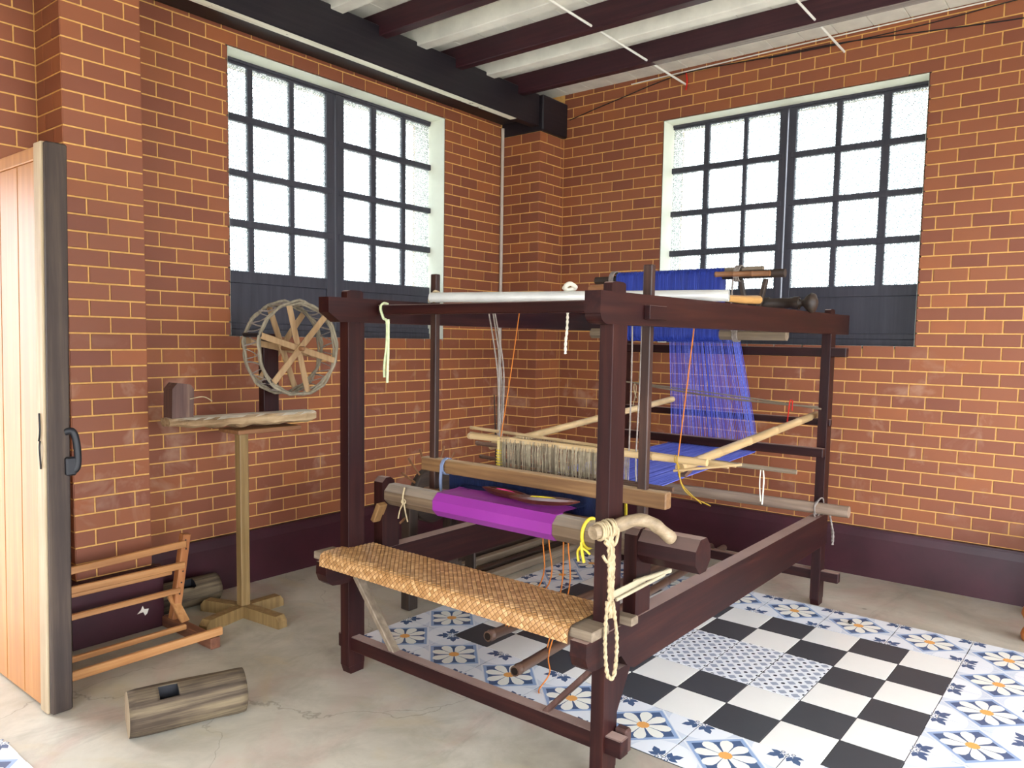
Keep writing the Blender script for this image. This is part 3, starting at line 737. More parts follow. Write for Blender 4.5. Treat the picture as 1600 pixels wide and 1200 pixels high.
ck = MB(); strand(ck, [(-2.60, -1.44, .735), (-2.613, -1.445, .70), (-2.612, -1.447, .675)], .004); ring(ck, (-2.611, -1.447, .682), (1, .3, 0), .009, .003, 12)
strand(ck, [(-2.611, -1.445, .675), (-2.614, -1.430, .645), (-2.612, -1.418, .61)], .003); strand(ck, [(-2.611, -1.45, .672), (-2.613, -1.462, .635), (-2.612, -1.472, .605)], .003)
tag(ck.build('tie_cord', ROPE, base=(-2.61, -1.45, .62)), 'short cream cord knotted round the left end of the cloth roller', 'cord')
yt = MB(); ring(yt, (RXc, -2.285, RZc), (0, 1, 0), .0495, .006, 22); strand(yt, [(-2.612, -2.285, .67), (-2.616, -2.29, .645), (-2.612, -2.297, .605)], .0055); strand(yt, [(-2.614, -2.285, .655), (-2.612, -2.272, .635), (-2.612, -2.276, .605)], .005); strand(yt, [(-2.614, -2.287, .655), (-2.611, -2.305, .645), (-2.610, -2.318, .635)], .004)
tag(yt.build('yellow_tape', YELLOW, base=(RXc, -2.285, .64)), 'yellow plastic tape tied round the right end of the cloth roller', 'tape')

yt = MB(); yt.bar((-2.352, -2.296, .775), (-2.350, -2.299, .655), .010, .003, (1, 0, 0), .0005)
tag(yt.build('yellow_tape', YELLOW, base=(-2.35, -2.298, .66)), 'yellow tape hanging under the beater bar just behind the near post', 'tape')
# ---- purple cloth: wound on the roller, then the web up to the reed
cl = MB(); y0, y1 = -2.160, -1.600
octo(cl, y0, y1, .0490)
nx, ny = 6, 24; vs = []
for i in range(nx + 1):
    x = RXc + .0 + (.118) * i / nx; z = RZc + .0458 + .004 * i / nx
    for k in range(ny + 1):
        t = k / ny; yy = y0 + (y1 - y0) * t; e = .5 + .5 * math.sin(t * math.pi)
        vs.append(V(x - (.028 * (1 - e) if i == nx else 0) , yy, z + .0015 * math.sin(t * 20 + i)))
cl.add(vs, [(i * (ny + 1) + k, i * (ny + 1) + k + 1, (i + 1) * (ny + 1) + k + 1, (i + 1) * (ny + 1) + k) for i in range(nx) for k in range(ny)], 0, True)
tag(cl.build('purple_cloth', PURPLE, base=(RXc, -1.88, .69)), 'bright purple silk cloth being woven, wound on the front roller', 'cloth')

# ---- beater: top bar, two hanging swords, reed
bt = thing('beater', (-2.40, -1.92, .66), 'wooden beater with reed hanging between the loom posts', 'beater')
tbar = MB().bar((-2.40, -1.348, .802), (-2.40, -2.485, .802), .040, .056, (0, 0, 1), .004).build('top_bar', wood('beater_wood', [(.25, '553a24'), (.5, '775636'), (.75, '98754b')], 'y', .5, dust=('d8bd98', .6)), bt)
MB().bar((-2.40, -1.36, .678), (-2.40, -2.47, .678), .036, .045).build('bottom_bar', brownwood('y'), bt)
for y, t in ((-1.406, 1.586), (-2.389, 1.578)): MB().box(-2.413, -2.387, y - .0165, y + .0165, .655, t, .003).build('sword', wood('sword_wood', [(.25, '1f1210'), (.5, '35211b'), (.75, '50362b')], 'z', .45), bt)
rd = MB()
for k in range(150):
    y = -1.50 - .80 * k / 149; rd.box(-2.405, -2.395, y - .0014, y + .0014, .70, .775, 0)
rd.box(-2.398, -2.396, -2.305, -1.495, .70, .775, 0); ro = rd.build('reed', NAVY, bt)
bc = MB()
for k in range(4): ring(bc, (-2.40, -1.475 - .004 * k, .802), (0, 1, 0), .034, .003, 10)
strand(bc, [(-2.428, -1.475, .80), (-2.43, -1.473, .75), (-2.425, -1.47, .70)], .007); bc.build('cord_tie', plain('blue_grey_cord', '75809a', .8, .2), tbar)

# ---- warp yarn
wp = MB()
def warp_path(t, lift):
    """t 0..1 across the cloth"""
    yf = -2.165 + .565 * t; yb = -2.155 + .50 * t
    return [V(-2.455, yf, .741), V(-2.405, yf, .742), V(-2.20, yf, .752 + lift), V(-1.90, yf * .85 + yb * .15, .728), V(-1.65, yf * .6 + yb * .4, .735), V(-.805, yb, .762), V(-.765, yb, .770), V(-.757, yb, .80), V(-.785, -2.045 + .405 * t, 1.352), V(-1.15, -2.115 + .55 * t, 1.352)]
nth = 118
for k in range(nth):
    t = k / (nth - 1); t = min(1, max(0, t + jit(.003)))
    p = warp_path(t, .012 * (1 if k % 2 else -1)); navy = 2
    wp.tube([q + V(0, jit(.001), 0) for q in p[:3]], .0019, 4, False, 1, False); r = .0021 if R_.random() < .8 else .0026
    wp.tube([q + V(0, jit(.002), jit(.001)) for q in p[2:7]], .0021, 4, False, 0 if R_.random() < .8 else 2, False)
    if k % 2 == 0 or R_.random() < .05: wp.tube([q + V(0, jit(.0012), 0) for q in p[6:]], .0021 if R_.random() < .8 else .0028, 4, False, 2 if R_.random() < .5 else 0, False)
# navy band close to the reed
vs = []
for i, (x, z) in enumerate(((-2.468, .7385), (-2.43, .738), (-2.40, .738))):
    for y in (-2.165, -1.60): vs.append((x, y, z))
wp.add(vs, [(0, 1, 3, 2), (2, 3, 5, 4)], 1)
wo = wp.build('warp_threads', [LILAC, NAVY, plain('indigo_warp', '454fae', .6, .3)], base=(-1.6, -1.9, .72)); tag(wo, 'blue warp threads stretched through the loom and rising at the back', 'yarn', kind='stuff')

# ---- shuttles
def shuttle(c, ang, col, label):
    t = thing('shuttle', c, label, 'shuttle', 'shuttles on the web'); L = .13; c = Vector(c); d = V(math.sin(ang), -math.cos(ang), 0)
    sd = V(-d.y, d.x, 0); m = MB(); n = 14; vs = []; fs = []
    for i in range(n + 1):
        s = -1 + 2 * i / n; w = .019 * (1 - abs(s) ** 2.4) + .0012; hh = .011 * (1 - abs(s) ** 3) + .002; zc = .006 * abs(s) ** 2.5
        for a_, b_ in ((-1, 1), (-1.05, .2), (-.6, -1), (.6, -1), (1.05, .2), (1, 1), (.55, 1), (.5, .1), (-.5, .1), (-.55, 1)):
            dd = b_ if abs(s) < .6 or b_ != .1 else 1.0
            vs.append(c + d * (L * s) + sd * (w * a_) + V(0, 0, hh * dd + zc + .012))
    for i in range(n):
        for k in range(10): fs.append((i * 10 + k, i * 10 + (k + 1) % 10, (i + 1) * 10 + (k + 1) % 10, (i + 1) * 10 + k))
    fs += [tuple(range(10)), tuple(range(n * 10, n * 10 + 10))]
    m.add(vs, fs); m.build('hull', wood('shuttle_wood', [(.25, '2c1410'), (.5, '451f18'), (.75, '5f3226')], 'y', .3), t)
    p = MB(); p.lathe(c + V(0, 0, .019) - d * .055, d, [(0, .002), (.01, .0075), (.05, .0085), (.09, .006), (.11, .002)], 10); p.build('yarn_pirn', col, t)
shuttle((-2.482, -1.86, .741), -.115, PINK, 'dark wooden shuttle with pink yarn lying on the purple web')
shuttle((-2.512, -2.058, .747), .36, plain('yellow_yarn', 'd8c437', .7, .2), 'dark wooden shuttle with yellow yarn nearer the right post')

# ---- heddles
hd = thing('heddle_shaft', (-2.20, -1.9, .77), 'front heddle shaft of grey strings on a bamboo rod', 'heddle')
def knots(p, q, r, n, mb=None, bulge=1.12):
    p = Vector(p); q = Vector(q); mb = mb or MB(); pts = []; rs = []
    for k in range(n):
        for f, b in ((0, 1), (.04, 1), (.05, bulge), (.07, bulge), (.08, 1), (.98, 1)):
            t = (k + f) / n; pts.append(p.lerp(q, t)); rs.append(r * b * (1 + .0 * t))
    pts.append(q); rs.append(r); return mb.tube(pts, rs, 12)
knots((-2.20, -1.42, .904), (-2.20, -2.525, .910), .0125, 5).build('heddle_rod', bamboo('y'), hd)
knots((-2.20, -1.40, .782), (-2.20, -2.40, .800), .0085, 4).build('heddle_rod', brownbamboo('y'), hd)
sb = MB()
for k in range(230):
    y = -1.61 - .565 * k / 229 + jit(.001); z0 = .79 + jit(.004); x = -2.20 + jit(.006)
    sb.tube([(x - .008, y, .912), (x - .011, y + jit(.003), .86), (x - .006, y + jit(.003), z0)], .0014, 4, False, R_.choice((0, 0, 1)), False)
so = sb.build('heddle_strings', [GREYY, plain('heddle_brown', '7d6f5b', .85, .2)], hd); so['kind'] = 'stuff'
eb = MB(); eb.box(-2.212, -2.188, -1.603, -1.588, .775, .915, .003); eb.build('end_wrap', plain('yellowed_wrap', 'cdb67c', .8, .2, 30, .2), hd)
eb = MB()
for k in range(6): ring(eb, (-2.20, -1.596, .80 + .012 * k), (0, 0, 1), .014, .0028, 10)
eb.build('end_wrap', YELLOW, hd)
hd2 = thing('heddle_shaft', (-2.10, -1.9, .77), 'rear heddle shaft with thin bamboo sticks sticking out on the left', 'heddle')
knots((-2.10, -1.34, .926), (-2.10, -2.588, .896), .007, 5).build('heddle_rod', bamboo('y'), hd2)
knots((-2.085, -1.325, .898), (-2.10, -2.56, .888), .0065, 5).build('heddle_rod', bamboo('y'), hd2)
knots((-2.10, -1.40, .801), (-2.10, -2.33, .778), .008, 4).build('heddle_rod', brownbamboo('y'), hd2)
knots((-2.15, -1.42, .868), (-2.15, -1.64, .868), .010, 1).build('heddle_rod', brownbamboo('y'), hd2)
sb = MB()
for k in range(120):
    y = -1.60 - .56 * k / 119 + jit(.001); sb.tube([(-2.10 + jit(.004), y, .91), (-2.10 + jit(.004), y + jit(.003), .785)], .0014, 4, False, 0, False)
so = sb.build('heddle_strings', GREYY, hd2); so['kind'] = 'stuff'

# ---- suspension cords
def cord(name, label, mat, paths, r=.0025, cat='cord', group=None, base=None, tw=False):
    m = MB()
    for p in paths: (twist(m, p, r) if tw else strand(m, p, r, 6))
    o = m.build(name, mat, base=base or paths[0][-1]); return tag(o, label, cat, group)
cord('suspension_cord', 'pair of grey cords holding the heddles at the left', GREYROPE, [[(-2.30, -1.60, 1.475), (-2.22, -1.592, 1.2), (-2.20, -1.596, .915)], [(-2.30, -1.63, 1.475), (-2.21, -1.618, 1.2), (-2.195, -1.600, .915)], [(-2.29, -1.615, 1.475), (-2.205, -1.606, 1.15), (-2.20, -1.592, .915)]], .0032)
cord('suspension_cord', 'pair of pale cords holding the heddles just right of the near post', GREYROPE, [[(-2.185, -2.205, 1.475), (-2.19, -2.212, 1.2), (-2.20, -2.216, .915)], [(-2.18, -2.245, 1.475), (-2.19, -2.248, 1.2), (-2.20, -2.246, .90), (-2.20, -2.25, .81)]], .003)
cord('orange_cord', 'orange cord slanting down to the heddles at the left', ORANGEC, [[(-2.25, -1.735, 1.478), (-2.22, -1.66, 1.16), (-2.20, -1.60, .915)]], .0024)
cord('orange_cord', 'orange cord tied to the right end of the bamboo heddle rod', ORANGEC, [[(-2.14, -2.44, 1.478), (-2.17, -2.428, 1.2), (-2.20, -2.415, .92)]], .0024)
cord('yellow_string', 'yellow string looped under the right end of the heddle rod', plain('ochre_string', 'a8862f', .8, .2), [[(-2.20, -2.405, .925), (-2.215, -2.41, .905), (-2.20, -2.42, .885), (-2.19, -2.43, .82), (-2.18, -2.50, .76)], [(-2.20, -2.415, .925), (-2.215, -2.42, .90), (-2.19, -2.44, .80), (-2.17, -2.53, .755)]], .0021)
cord('green_strip', 'pale green cloth strip knotted on the left end of the front cross rail', GREENC, [[(-2.61, -1.352, 1.456), (-2.632, -1.352, 1.458), (-2.651, -1.355, 1.44), (-2.651, -1.372, 1.40), (-2.651, -1.392, 1.385), (-2.652, -1.393, 1.30), (-2.652, -1.380, 1.22), (-2.652, -1.380, 1.17)], [(-2.651, -1.40, 1.395), (-2.651, -1.40, 1.28), (-2.652, -1.398, 1.20), (-2.652, -1.396, 1.15)]], .0055)
cord('cotton_string', 'short white twisted cord hanging under the top beam', plain('white_cotton', 'd9d2c0', .9, .1), [[(-2.29, -1.99, 1.475), (-2.30, -1.995, 1.37), (-2.30, -1.99, 1.32), (-2.30, -1.99, 1.275)]], .0035, tw=True)
cord('rope_knot', 'pale rope knot on top of the aluminium tube', plain('white_cotton', 'd9d2c0'), [[(-2.255, -1.955, 1.515), (-2.27, -1.965, 1.53), (-2.26, -1.98, 1.538), (-2.235, -1.985, 1.525), (-2.25, -1.962, 1.518), (-2.27, -1.955, 1.525)]], .009)
cord('cream_string', 'cream string looped over the lease sticks', ROPE, [[(-.77, -1.42, 1.085), (-.785, -1.44, 1.06), (-.78, -1.43, 1.0), (-.775, -1.41, .93)], [(-.77, -1.42, 1.085), (-.785, -1.425, 1.05), (-.78, -1.44, 1.0)]], .003)
cord('red_loop', 'red string looped over the lease sticks beside the back post', RED, [[(-.765, -2.33, 1.035), (-.785, -2.322, 1.04), (-.788, -2.318, .99), (-.785, -2.312, .93)], [(-.765, -2.33, 1.035), (-.787, -2.335, 1.035), (-.788, -2.335, .99)]], .003)

# ---- aluminium tube across the top
tb = MB(); p0, p1 = V(-2.425, -1.405, 1.4905), V(-2.115, -2.545, 1.4885)
d = (p1 - p0).normalized(); tb.tube([p0, p1], .0205, 20, False)
tb.tube([p0 + d * .0, p1], .0180, 20, False)
for c in (p0, p1):
    u = d.cross(V(0, 0, 1)).normalized(); w = d.cross(u); vs = []
    for k in range(20):
        t = 2 * math.pi * k / 20; n_ = u * math.cos(t) + w * math.sin(t); vs += [c + n_ * .0205, c + n_ * .0180]
    tb.add(vs, [(2 * k, 2 * k + 1, (2 * k + 3) % 40, (2 * k + 2) % 40) for k in range(20)])
tag(tb.build('aluminium_tube', METAL, base=(-2.27, -1.97, 1.49)), 'pale aluminium tube lying across the top beams of the loom', 'tube')
o = MB(); strand(o, [(-2.415, -1.40, 1.50), (-2.42, -1.425, 1.517), (-2.40, -1.44, 1.50), (-2.42, -1.43, 1.475), (-2.435, -1.40, 1.48)], .005); ring(o, (-2.403, -1.408, 1.475), (0, 0, 1), .022, .004, 14)
tag(o.build('cream_tie', ROPE, base=(-2.40, -1.41, 1.47)), 'cream cord tying the aluminium tube to the left beater sword', 'cord')
tag(MB().tube([(-2.660, -2.330, 1.4835), (-2.690, -2.462, 1.4835)], .0125, 14).build('wooden_dowel', brownwood('y'), base=(-2.675, -2.40, 1.47)), 'short round wooden dowel lying on top of the near loom corner', 'dowel')
tag(MB().tube([(-1.95, -2.468, 1.489), (-1.80, -2.470, 1.492), (-1.63, -2.462, 1.5)], [.013, .016, .018], 9).build('wood_stick', wood('split_wood', [(.3, '9a6b35'), (.7, 'cda05e')], 'x', .6), base=(-1.8, -2.47, 1.475)), 'rough yellow split stick lying on the right top beam', 'stick')
kr = thing('top_roller', (-1.10, -1.9, 1.51), 'dark turned roller with a knob end lying across the top beams', 'roller')
MB().lathe((-1.10, -1.26, 1.512), (0, -1, 0), [(0, .02), (.01, .028), (1.0, .028), (1.05, .030), (1.055, .024), (1.16, .026), (1.165, .030), (1.19, .030)], 16).build('barrel', darkwood('y'), kr)
MB().lathe((-1.10, -2.445, 1.512), (0, -1, 0), [(0, .028), (.012, .016), (.025, .016), (.04, .034), (.06, .046), (.075, .040), (.085, .016)], 16).build('knob', darkwood('y'), kr)

# ---- warp beam with the blue yarn bundle
wb = thing('warp_bundle', (-1.20, -1.85, 1.33), 'thick bundle of blue warp yarn lashed between two poles above the loom', 'yarn')
def yarn_block():
    m = MB(); sec = []
    for k in range(9): t = math.pi * k / 8; sec.append((-1.20 + .035 * math.cos(t), 1.645 + .032 * math.sin(t)))
    for k in range(9): t = math.pi + math.pi * k / 8; sec.append((-1.20 + .038 * math.cos(t), 1.365 + .036 * math.sin(t)))
    n = 110; vs = []
    for i in range(n + 1):
        y = -1.557 - .565 * i / n; j = .0022 * (i % 2) + jit(.0012)
        for x, z in sec:
            dx = (x + 1.20); vs.append(V(-1.20 + dx * (1 + j * 14), y + (.0 if abs(z - 1.5) < .2 else 0), z + (j if z > 1.6 else (-j if z < 1.4 else 0))))
    L = len(sec)
    m.add(vs, [(i * L + k, (i + 1) * L + k, (i + 1) * L + (k + 1) % L, i * L + (k + 1) % L) for i in range(n) for k in range(L)] + [tuple(range(L)), tuple(range(n * L, n * L + L))]); return m
YB = wood('blue_yarn_bundle', [(.25, '121f60'), (.5, '22348a'), (.75, '374bab')], 'z', .55, .3, 1.6)
yarn_block().build('yarn', YB, wb)
octo(MB(), -2.415, -1.415, .020, cx=-1.20, cz=1.642).build('upper_pole', darkwood('y'), wb)
knots((-1.238, -2.10, 1.645), (-1.238, -2.36, 1.640), .0125, 3).build('bamboo_pole', brownwood('y'), wb)
knots((-1.175, -2.10, 1.668), (-1.175, -2.305, 1.668), .0125, 2).build('bamboo_pole', greywood('y'), wb)
octo(MB(), -2.435, -1.40, .028, cx=-1.20, cz=1.365).build('lower_pole', greywood('y'), wb)
m = MB(); m.bar((-1.19, -2.205, 1.62), (-1.16, -2.245, 1.385), .02, .024, (1, 0, 0)); m.bar((-1.19, -2.325, 1.62), (-1.16, -2.265, 1.40), .02, .024, (1, 0, 0)); m.build('side_strut', darkwood('z'), wb)
for yy in (-1.52, -2.19):
    lb = MB()
    for k in range(4): ring(lb, (-1.205, yy - .007 * k, 1.648), (0, 1, .1), .036, .0035, 14); ring(lb, (-1.20, yy - .007 * k, 1.365), (0, 1, 0), .033, .0035, 12)
    twist(lb, [(-1.245, yy, 1.62), (-1.247, yy + .003, 1.5), (-1.24, yy, 1.38)], .003)
    lb.build('lashing', GREYROPE, wb)

# ---- lease sticks, bamboo poles
ls = MB(); strand(ls, [(-.768, -1.365, 1.090), (-.768, -1.9, 1.055), (-.768, -2.30, 1.022), (-.768, -2.47, 1.006)], .005, 6)
tag(ls.build('lease_stick', greywood('y'), base=(-.768, -1.9, 1.05)), 'upper thin lease stick threaded through the rising warp', 'stick', 'lease sticks')
ls = MB(); strand(ls, [(-.772, -1.44, 1.082), (-.772, -1.9, 1.036), (-.780, -2.25, 1.020), (-.780, -2.46, 1.016)], .005, 6)
tag(ls.build('lease_stick', greywood('y'), base=(-.772, -1.9, 1.04)), 'lower thin lease stick threaded through the rising warp', 'stick', 'lease sticks')
tag(knots((-2.15, -2.398, .872), (-.60, -2.400, .963), .0185, 5, None, 1.07).build('bamboo_pole', bamboo('x'), base=(-1.4, -2.4, .9)), 'pale bamboo pole sloping up to the right back post', 'pole', 'sloping bamboo poles')
tag(knots((-2.06, -1.425, .845), (-.80, -1.680, 1.010), .0165, 5, None, 1.07).build('bamboo_pole', bamboo('x'), base=(-1.4, -1.55, .9)), 'pale bamboo pole sloping up behind the heddles on the left', 'pole', 'sloping bamboo poles')
tag(knots((-.795, -1.30, .505), (-.795, -2.632, .518), .0285, 3, None, 1.02).build('bamboo_pole', wood('weathered_bamboo', [(.25, '5e4c40'), (.5, '8a7462'), (.75, 'ad9884')], 'y', .45), base=(-.795, -1.9, .49)), 'thick weathered bamboo pole tied low across the back of the loom', 'pole')
o = MB(); ring(o, (-.795, -2.478, .517), (0, 1, 0), .031, .004, 16); ring(o, (-.77, -2.482, .515), (.1, 1, .2), .05, .004, 18); twist(o, [(-.76, -2.53, .50), (-.755, -2.545, .42), (-.755, -2.552, .34)], .003); twist(o, [(-.765, -2.53, .50), (-.76, -2.553, .40), (-.755, -2.552, .335)], .003)
tag(o.build('pole_rope', GREYROPE, base=(-.79, -2.5, .34)), 'grey rope tying the low bamboo pole to the back post', 'rope')
tag(knots((-1.92, -2.28, .872), (-1.905, -2.735, .866), .0085, 2).build('bamboo_stick', greywood('y'), base=(-1.9, -2.5, .86)), 'grey bamboo stick poking out to the right of the warp', 'stick')
tag(MB().tube([(-2.20, -2.40, .868), (-2.18, -2.64, .915)], .005, 8).build('bamboo_stick', bamboo('y'), base=(-2.19, -2.5, .87)), 'thin yellow bamboo stick beside the heddle rod end', 'stick')
o = MB(); strand(o, [(-1.905, -2.61, .875), (-1.90, -2.615, .82), (-1.90, -2.612, .73)], .003); strand(o, [(-1.905, -2.605, .875), (-1.90, -2.60, .81), (-1.90, -2.606, .74)], .0025)
tag(o.build('white_thread', plain('white_cotton', 'd9d2c0'), base=(-1.9, -2.61, .73)), 'white thread hanging from the grey bamboo stick', 'thread')
o = MB(); o.prism([(-2.09, .838), (-2.02, .862), (-1.95, .850), (-1.95, .838), (-2.02, .846), (-2.08, .826)], -2.36, -2.39)
tag(o.build('bamboo_bracket', brownbamboo('x'), base=(-2.02, -2.37, .83)), 'curved split bamboo piece under the heddle rod end', 'bamboo')

# ---- cream slotted strip tucked beside the post
st = MB(); st.bar((-2.80, -2.512, .588), (-2.60, -2.515, .592), .004, .024, (0, 0, 1), .001); st.bar((-2.78, -2.520, .575), (-2.50, -2.530, .588), .008, .010, (0, 0, 1), .002)
st.bar((-2.66, -2.51, .597), (-2.46, -2.53, .592), .012, .014, (0, 0, 1), .003)
tag(st.build('plastic_strip', plain('cream_plastic', 'a99c80', .5, .4), base=(-2.63, -2.515, .58)), 'cream slotted strips tied beside the near post above the rail', 'strip')

# ---- treadles and poles on the floor
def hollow(p, q, r, mat, name, label, cat, group=None, n=5):
    p = Vector(p); q = Vector(q); m = knots(p, q, r, n); m.f = m.f; d = (q - p).normalized()
    o = m.build(name, mat, base=(p + q) / 2); tag(o, label, cat, group)
    c = MB().tube([p - d * .0015, p + d * .001], r * .72, 12); c.build('hollow_end', plain('hollow_shade', '2b211b', .9, .1), o); return o  # dark disc on the solid end paints the shade of the hollow
tr1 = hollow((-2.375, -1.690, .128), (-.235, -1.690, .062), .0215, brownbamboo('x'), 'treadle', 'brown bamboo treadle on the left, its hollow end facing the bench', 'treadle', 'bamboo treadles')
tr2 = hollow((-2.545, -1.965, .120), (-.205, -1.760, .062), .0195, brownbamboo('x'), 'treadle', 'brown bamboo treadle on the right, its end nearest the front rail', 'treadle', 'bamboo treadles')
for tr_, ps_ in ((tr1, [[(-2.30, -1.90, .735), (-2.30, -1.902, .56), (-2.30, -1.898, .38), (-2.29, -1.715, .155)], [(-2.30, -1.925, .735), (-2.30, -1.93, .56), (-2.30, -1.935, .38), (-2.29, -1.73, .155)]]), (tr2, [[(-2.30, -2.005, .735), (-2.30, -2.00, .56), (-2.30, -1.995, .38), (-2.33, -1.955, .14)], [(-2.30, -2.03, .735), (-2.30, -2.022, .56), (-2.30, -2.03, .38), (-2.33, -1.965, .13), (-2.36, -1.99, .06), (-2.41, -1.98, .012), (-2.44, -2.0, .012)]])):
    for p_ in ps_: strand(MB(), p_, .0028, 6).build('treadle_cord', ORANGEC, tr_)
tag(MB().tube([(-.235, -1.55, .030), (-.225, -2.10, .030)], .016, 10).build('treadle_axle', greywood('y'), base=(-.23, -1.8, .03)), 'thin grey pole on the floor by the wall tying the treadles', 'pole')
tag(MB().tube([(-1.846, -.36, .032), (-1.952, -1.115, .032)], [.030, .032], 12).build('wood_pole', darkwood('y'), base=(-1.9, -.74, .03)), 'dark round pole lying on the concrete behind the bench', 'pole')
SL = [(-.62, .055, .05, darkwood('x'), 'dark squared timber lying on the floor nearest the left wall'), (-.735, .045, .045, greywood('x'), 'grey squared timber lying next to the dark one near the left wall'),
      (-.865, .05, .04, darkwood('x'), 'dark squared timber lying in the middle of the floor timbers'), (-.965, .05, .045, greywood('x'), 'grey squared timber lying nearest the loom among the floor timbers')]
for yc, w, hh, mt, lab in SL: tag(MB().box(-1.80 if yc > -.7 else -1.72, -.34, yc - w / 2, yc + w / 2, 0.0005, hh, .004).build('floor_timber', mt, base=(-1.0, yc, 0)), lab, 'timber', 'timbers on the floor')

# ---- spiked reel behind the loom
re = thing('bobbin_reel', (-1.95, -.95, 0), 'dark wooden yarn reel with radial pegs standing behind the loom', 'reel')
rc = V(-1.95, -.95, .545)
MB().lathe(rc + V(0, .022, 0), (0, -1, 0), [(0, .135), (.002, .14), (.042, .14), (.044, .135)], 32).build('disc', darkwood('x'), re)
for k in range(15):
    t = math.pi * (-.25 + 1.5 * k / 14); dr_ = V(math.cos(t), 0, math.sin(t))
    MB().tube([rc + dr_ * .135, rc + dr_ * .25 + V(0, jit(.01), 0)], .006, 6).build('peg', brownwood('z'), re)
for dx in (-.16, .13): MB().box(rc.x + dx - .03, rc.x + dx + .03, -.99, -.93, 0, .52 if dx < 0 else .49, .004).build('post', darkwood('z'), re)
MB().box(rc.x - .2, rc.x + .2, -.98, -.94, .12, .17, .004).build('cross_rail', darkwood('x'), re)
for k in range(7):
    z = .50 + .018 * k; MB().bar((-1.70, -.99, z), (-1.58, -1.02, z + .01), .012, .010).build('slat', brownwood('x'), re)
MB().box(-1.575, -1.56, -1.05, -.98, .46, .64, .003).build('slat_post', brownwood('z'), re); MB().box(-1.71, -1.695, -1.03, -.96, .05, .64, .003).build('slat_post', darkwood('z'), re)

# =================================================================== spinning wheel on its pedestal
pd = thing('pedestal_stand', (-2.69, -.44, 0), 'brown wooden pedestal with a four-footed cross base under the spinning wheel', 'stand')
PW = wood('pedestal_wood', [(.25, '5d4526'), (.5, '80653d'), (.75, '9a8055')], 'z', .5)
MB().box(-2.7125, -2.6675, -.4625, -.4175, .05, .872, .003).build('post', PW, pd)
for q, r_ in (((-2.930, -.500), .0), ((-2.665, -.715), .0), ((-2.770, -.225), .0), ((-2.485, -.440), .0)):
    c = V(-2.69, -.44, .028); e = V(*q, .028); dd = (e - c).normalized(); sdv = V(-dd.y, dd.x, 0); L = (e - c).length
    m = MB(); prof = [(0.0, -.028), (L, -.028), (L, .004), (L - .02, .027), (0.0, .027)]
    vs = [c + dd * a_ + sdv * .024 + V(0, 0, z) for a_, z in prof] + [c + dd * a_ - sdv * .024 + V(0, 0, z) for a_, z in prof]
    m.add(vs, [(0, 1, 2, 3, 4), (9, 8, 7, 6, 5)] + [(i, i + 5, (i + 1) % 5 + 5, (i + 1) % 5) for i in range(5)]); m.build('foot', PW, pd)
MB().box(-2.745, -2.405, -.505, -.335, .872, .892, .003).build('top_board', brownwood('x'), pd)
sw = thing('spinning_wheel', (-2.65, -.42, .892), 'old spinning wheel with bamboo-lashed spoked wheel on a rough log base', 'spinning wheel')
n = 22; vs = []; fs = []; sec = 12
for i in range(n + 1):
    t = i / n; x = -3.045 + .74 * t; wv = .062 + .012 * math.sin(t * 9) - (.02 if t < .05 else 0)
    zt = .966 - .008 * t; zb = .905 + .022 * max(0, 1 - t * 2.2) + .006 * math.sin(t * 37) * (t < .55) - .004 * t
    if t > .97: zb += .012
    for k in range(sec):
        a_ = 2 * math.pi * (k + .5) / sec; cy, cz = math.cos(a_), math.sin(a_)
        yy = -.425 + wv * (abs(cy) ** .7) * (1 if cy > 0 else -1); zz = (zt + zb) / 2 + (zt - zb) / 2 * min(1, abs(cz) ** .45) * (1 if cz > 0 else -1)
        vs.append((x, yy + jit(.004), zz + (jit(.004) if cz < .3 else 0)))
for i in range(n):
    for k in range(sec): fs.append((i * sec + k, (i + 1) * sec + k, (i + 1) * sec + (k + 1) % sec, i * sec + (k + 1) % sec))
fs += [tuple(range(sec)), tuple(range(n * sec, n * sec + sec))[::-1]]
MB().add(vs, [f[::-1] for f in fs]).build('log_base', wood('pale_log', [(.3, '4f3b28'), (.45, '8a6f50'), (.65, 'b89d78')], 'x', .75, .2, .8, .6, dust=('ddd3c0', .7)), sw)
MB().prism([(-3.032, .955), (-2.935, .955), (-2.930, 1.085), (-2.945, 1.108), (-3.005, 1.116), (-3.028, 1.09)], -.46, -.385).build('spindle_block', wood('block_wood', [(.25, '3c2822'), (.5, '5a4038'), (.75, '8a7258')], 'z', .6), sw)
m = MB(); strand(m, [(-2.95, -.46, 1.045), (-2.91, -.50, 1.055), (-2.88, -.52, 1.035)], .0022); m.build('thread_end', ROPE, sw)
MB().box(-2.545, -2.462, -.405, -.360, .955, 1.335, .0015).build('wheel_post', maroon('z'), sw)
HC = V(-2.446, 0, 1.266); WR = .222
CANE = wood('cane', [(.25, '544a3c'), (.5, '857a66'), (.75, 'a89c84')], 'z', .7)
def rim(y, nm):
    m = MB()
    for s_ in range(3):
        pts = []
        for k in range(48):
            t = 2 * math.pi * k / 48; r_ = WR + .004 * math.sin(t * 5 + s_ * 2) + .003 * math.sin(t * 13 + s_) - .005 * s_ + jit(.0012)
            pts.append(V(HC.x + r_ * math.cos(t), y + .006 * (s_ - 1) + .003 * math.sin(t * 7 + s_), HC.z + r_ * math.sin(t)))
        m.tube(pts, .0068 if s_ < 2 else .005, 6, False, 0, True, True)
    return m.build(nm, CANE, sw)
YF, YBk = -.545, -.425
front_rim = rim(YF, 'rim'); rim(YBk, 'rim')
SPK = wood('spoke_wood', [(.25, '7a5a3a'), (.5, '9d7d58'), (.75, 'b89a72')], 'z', .55)
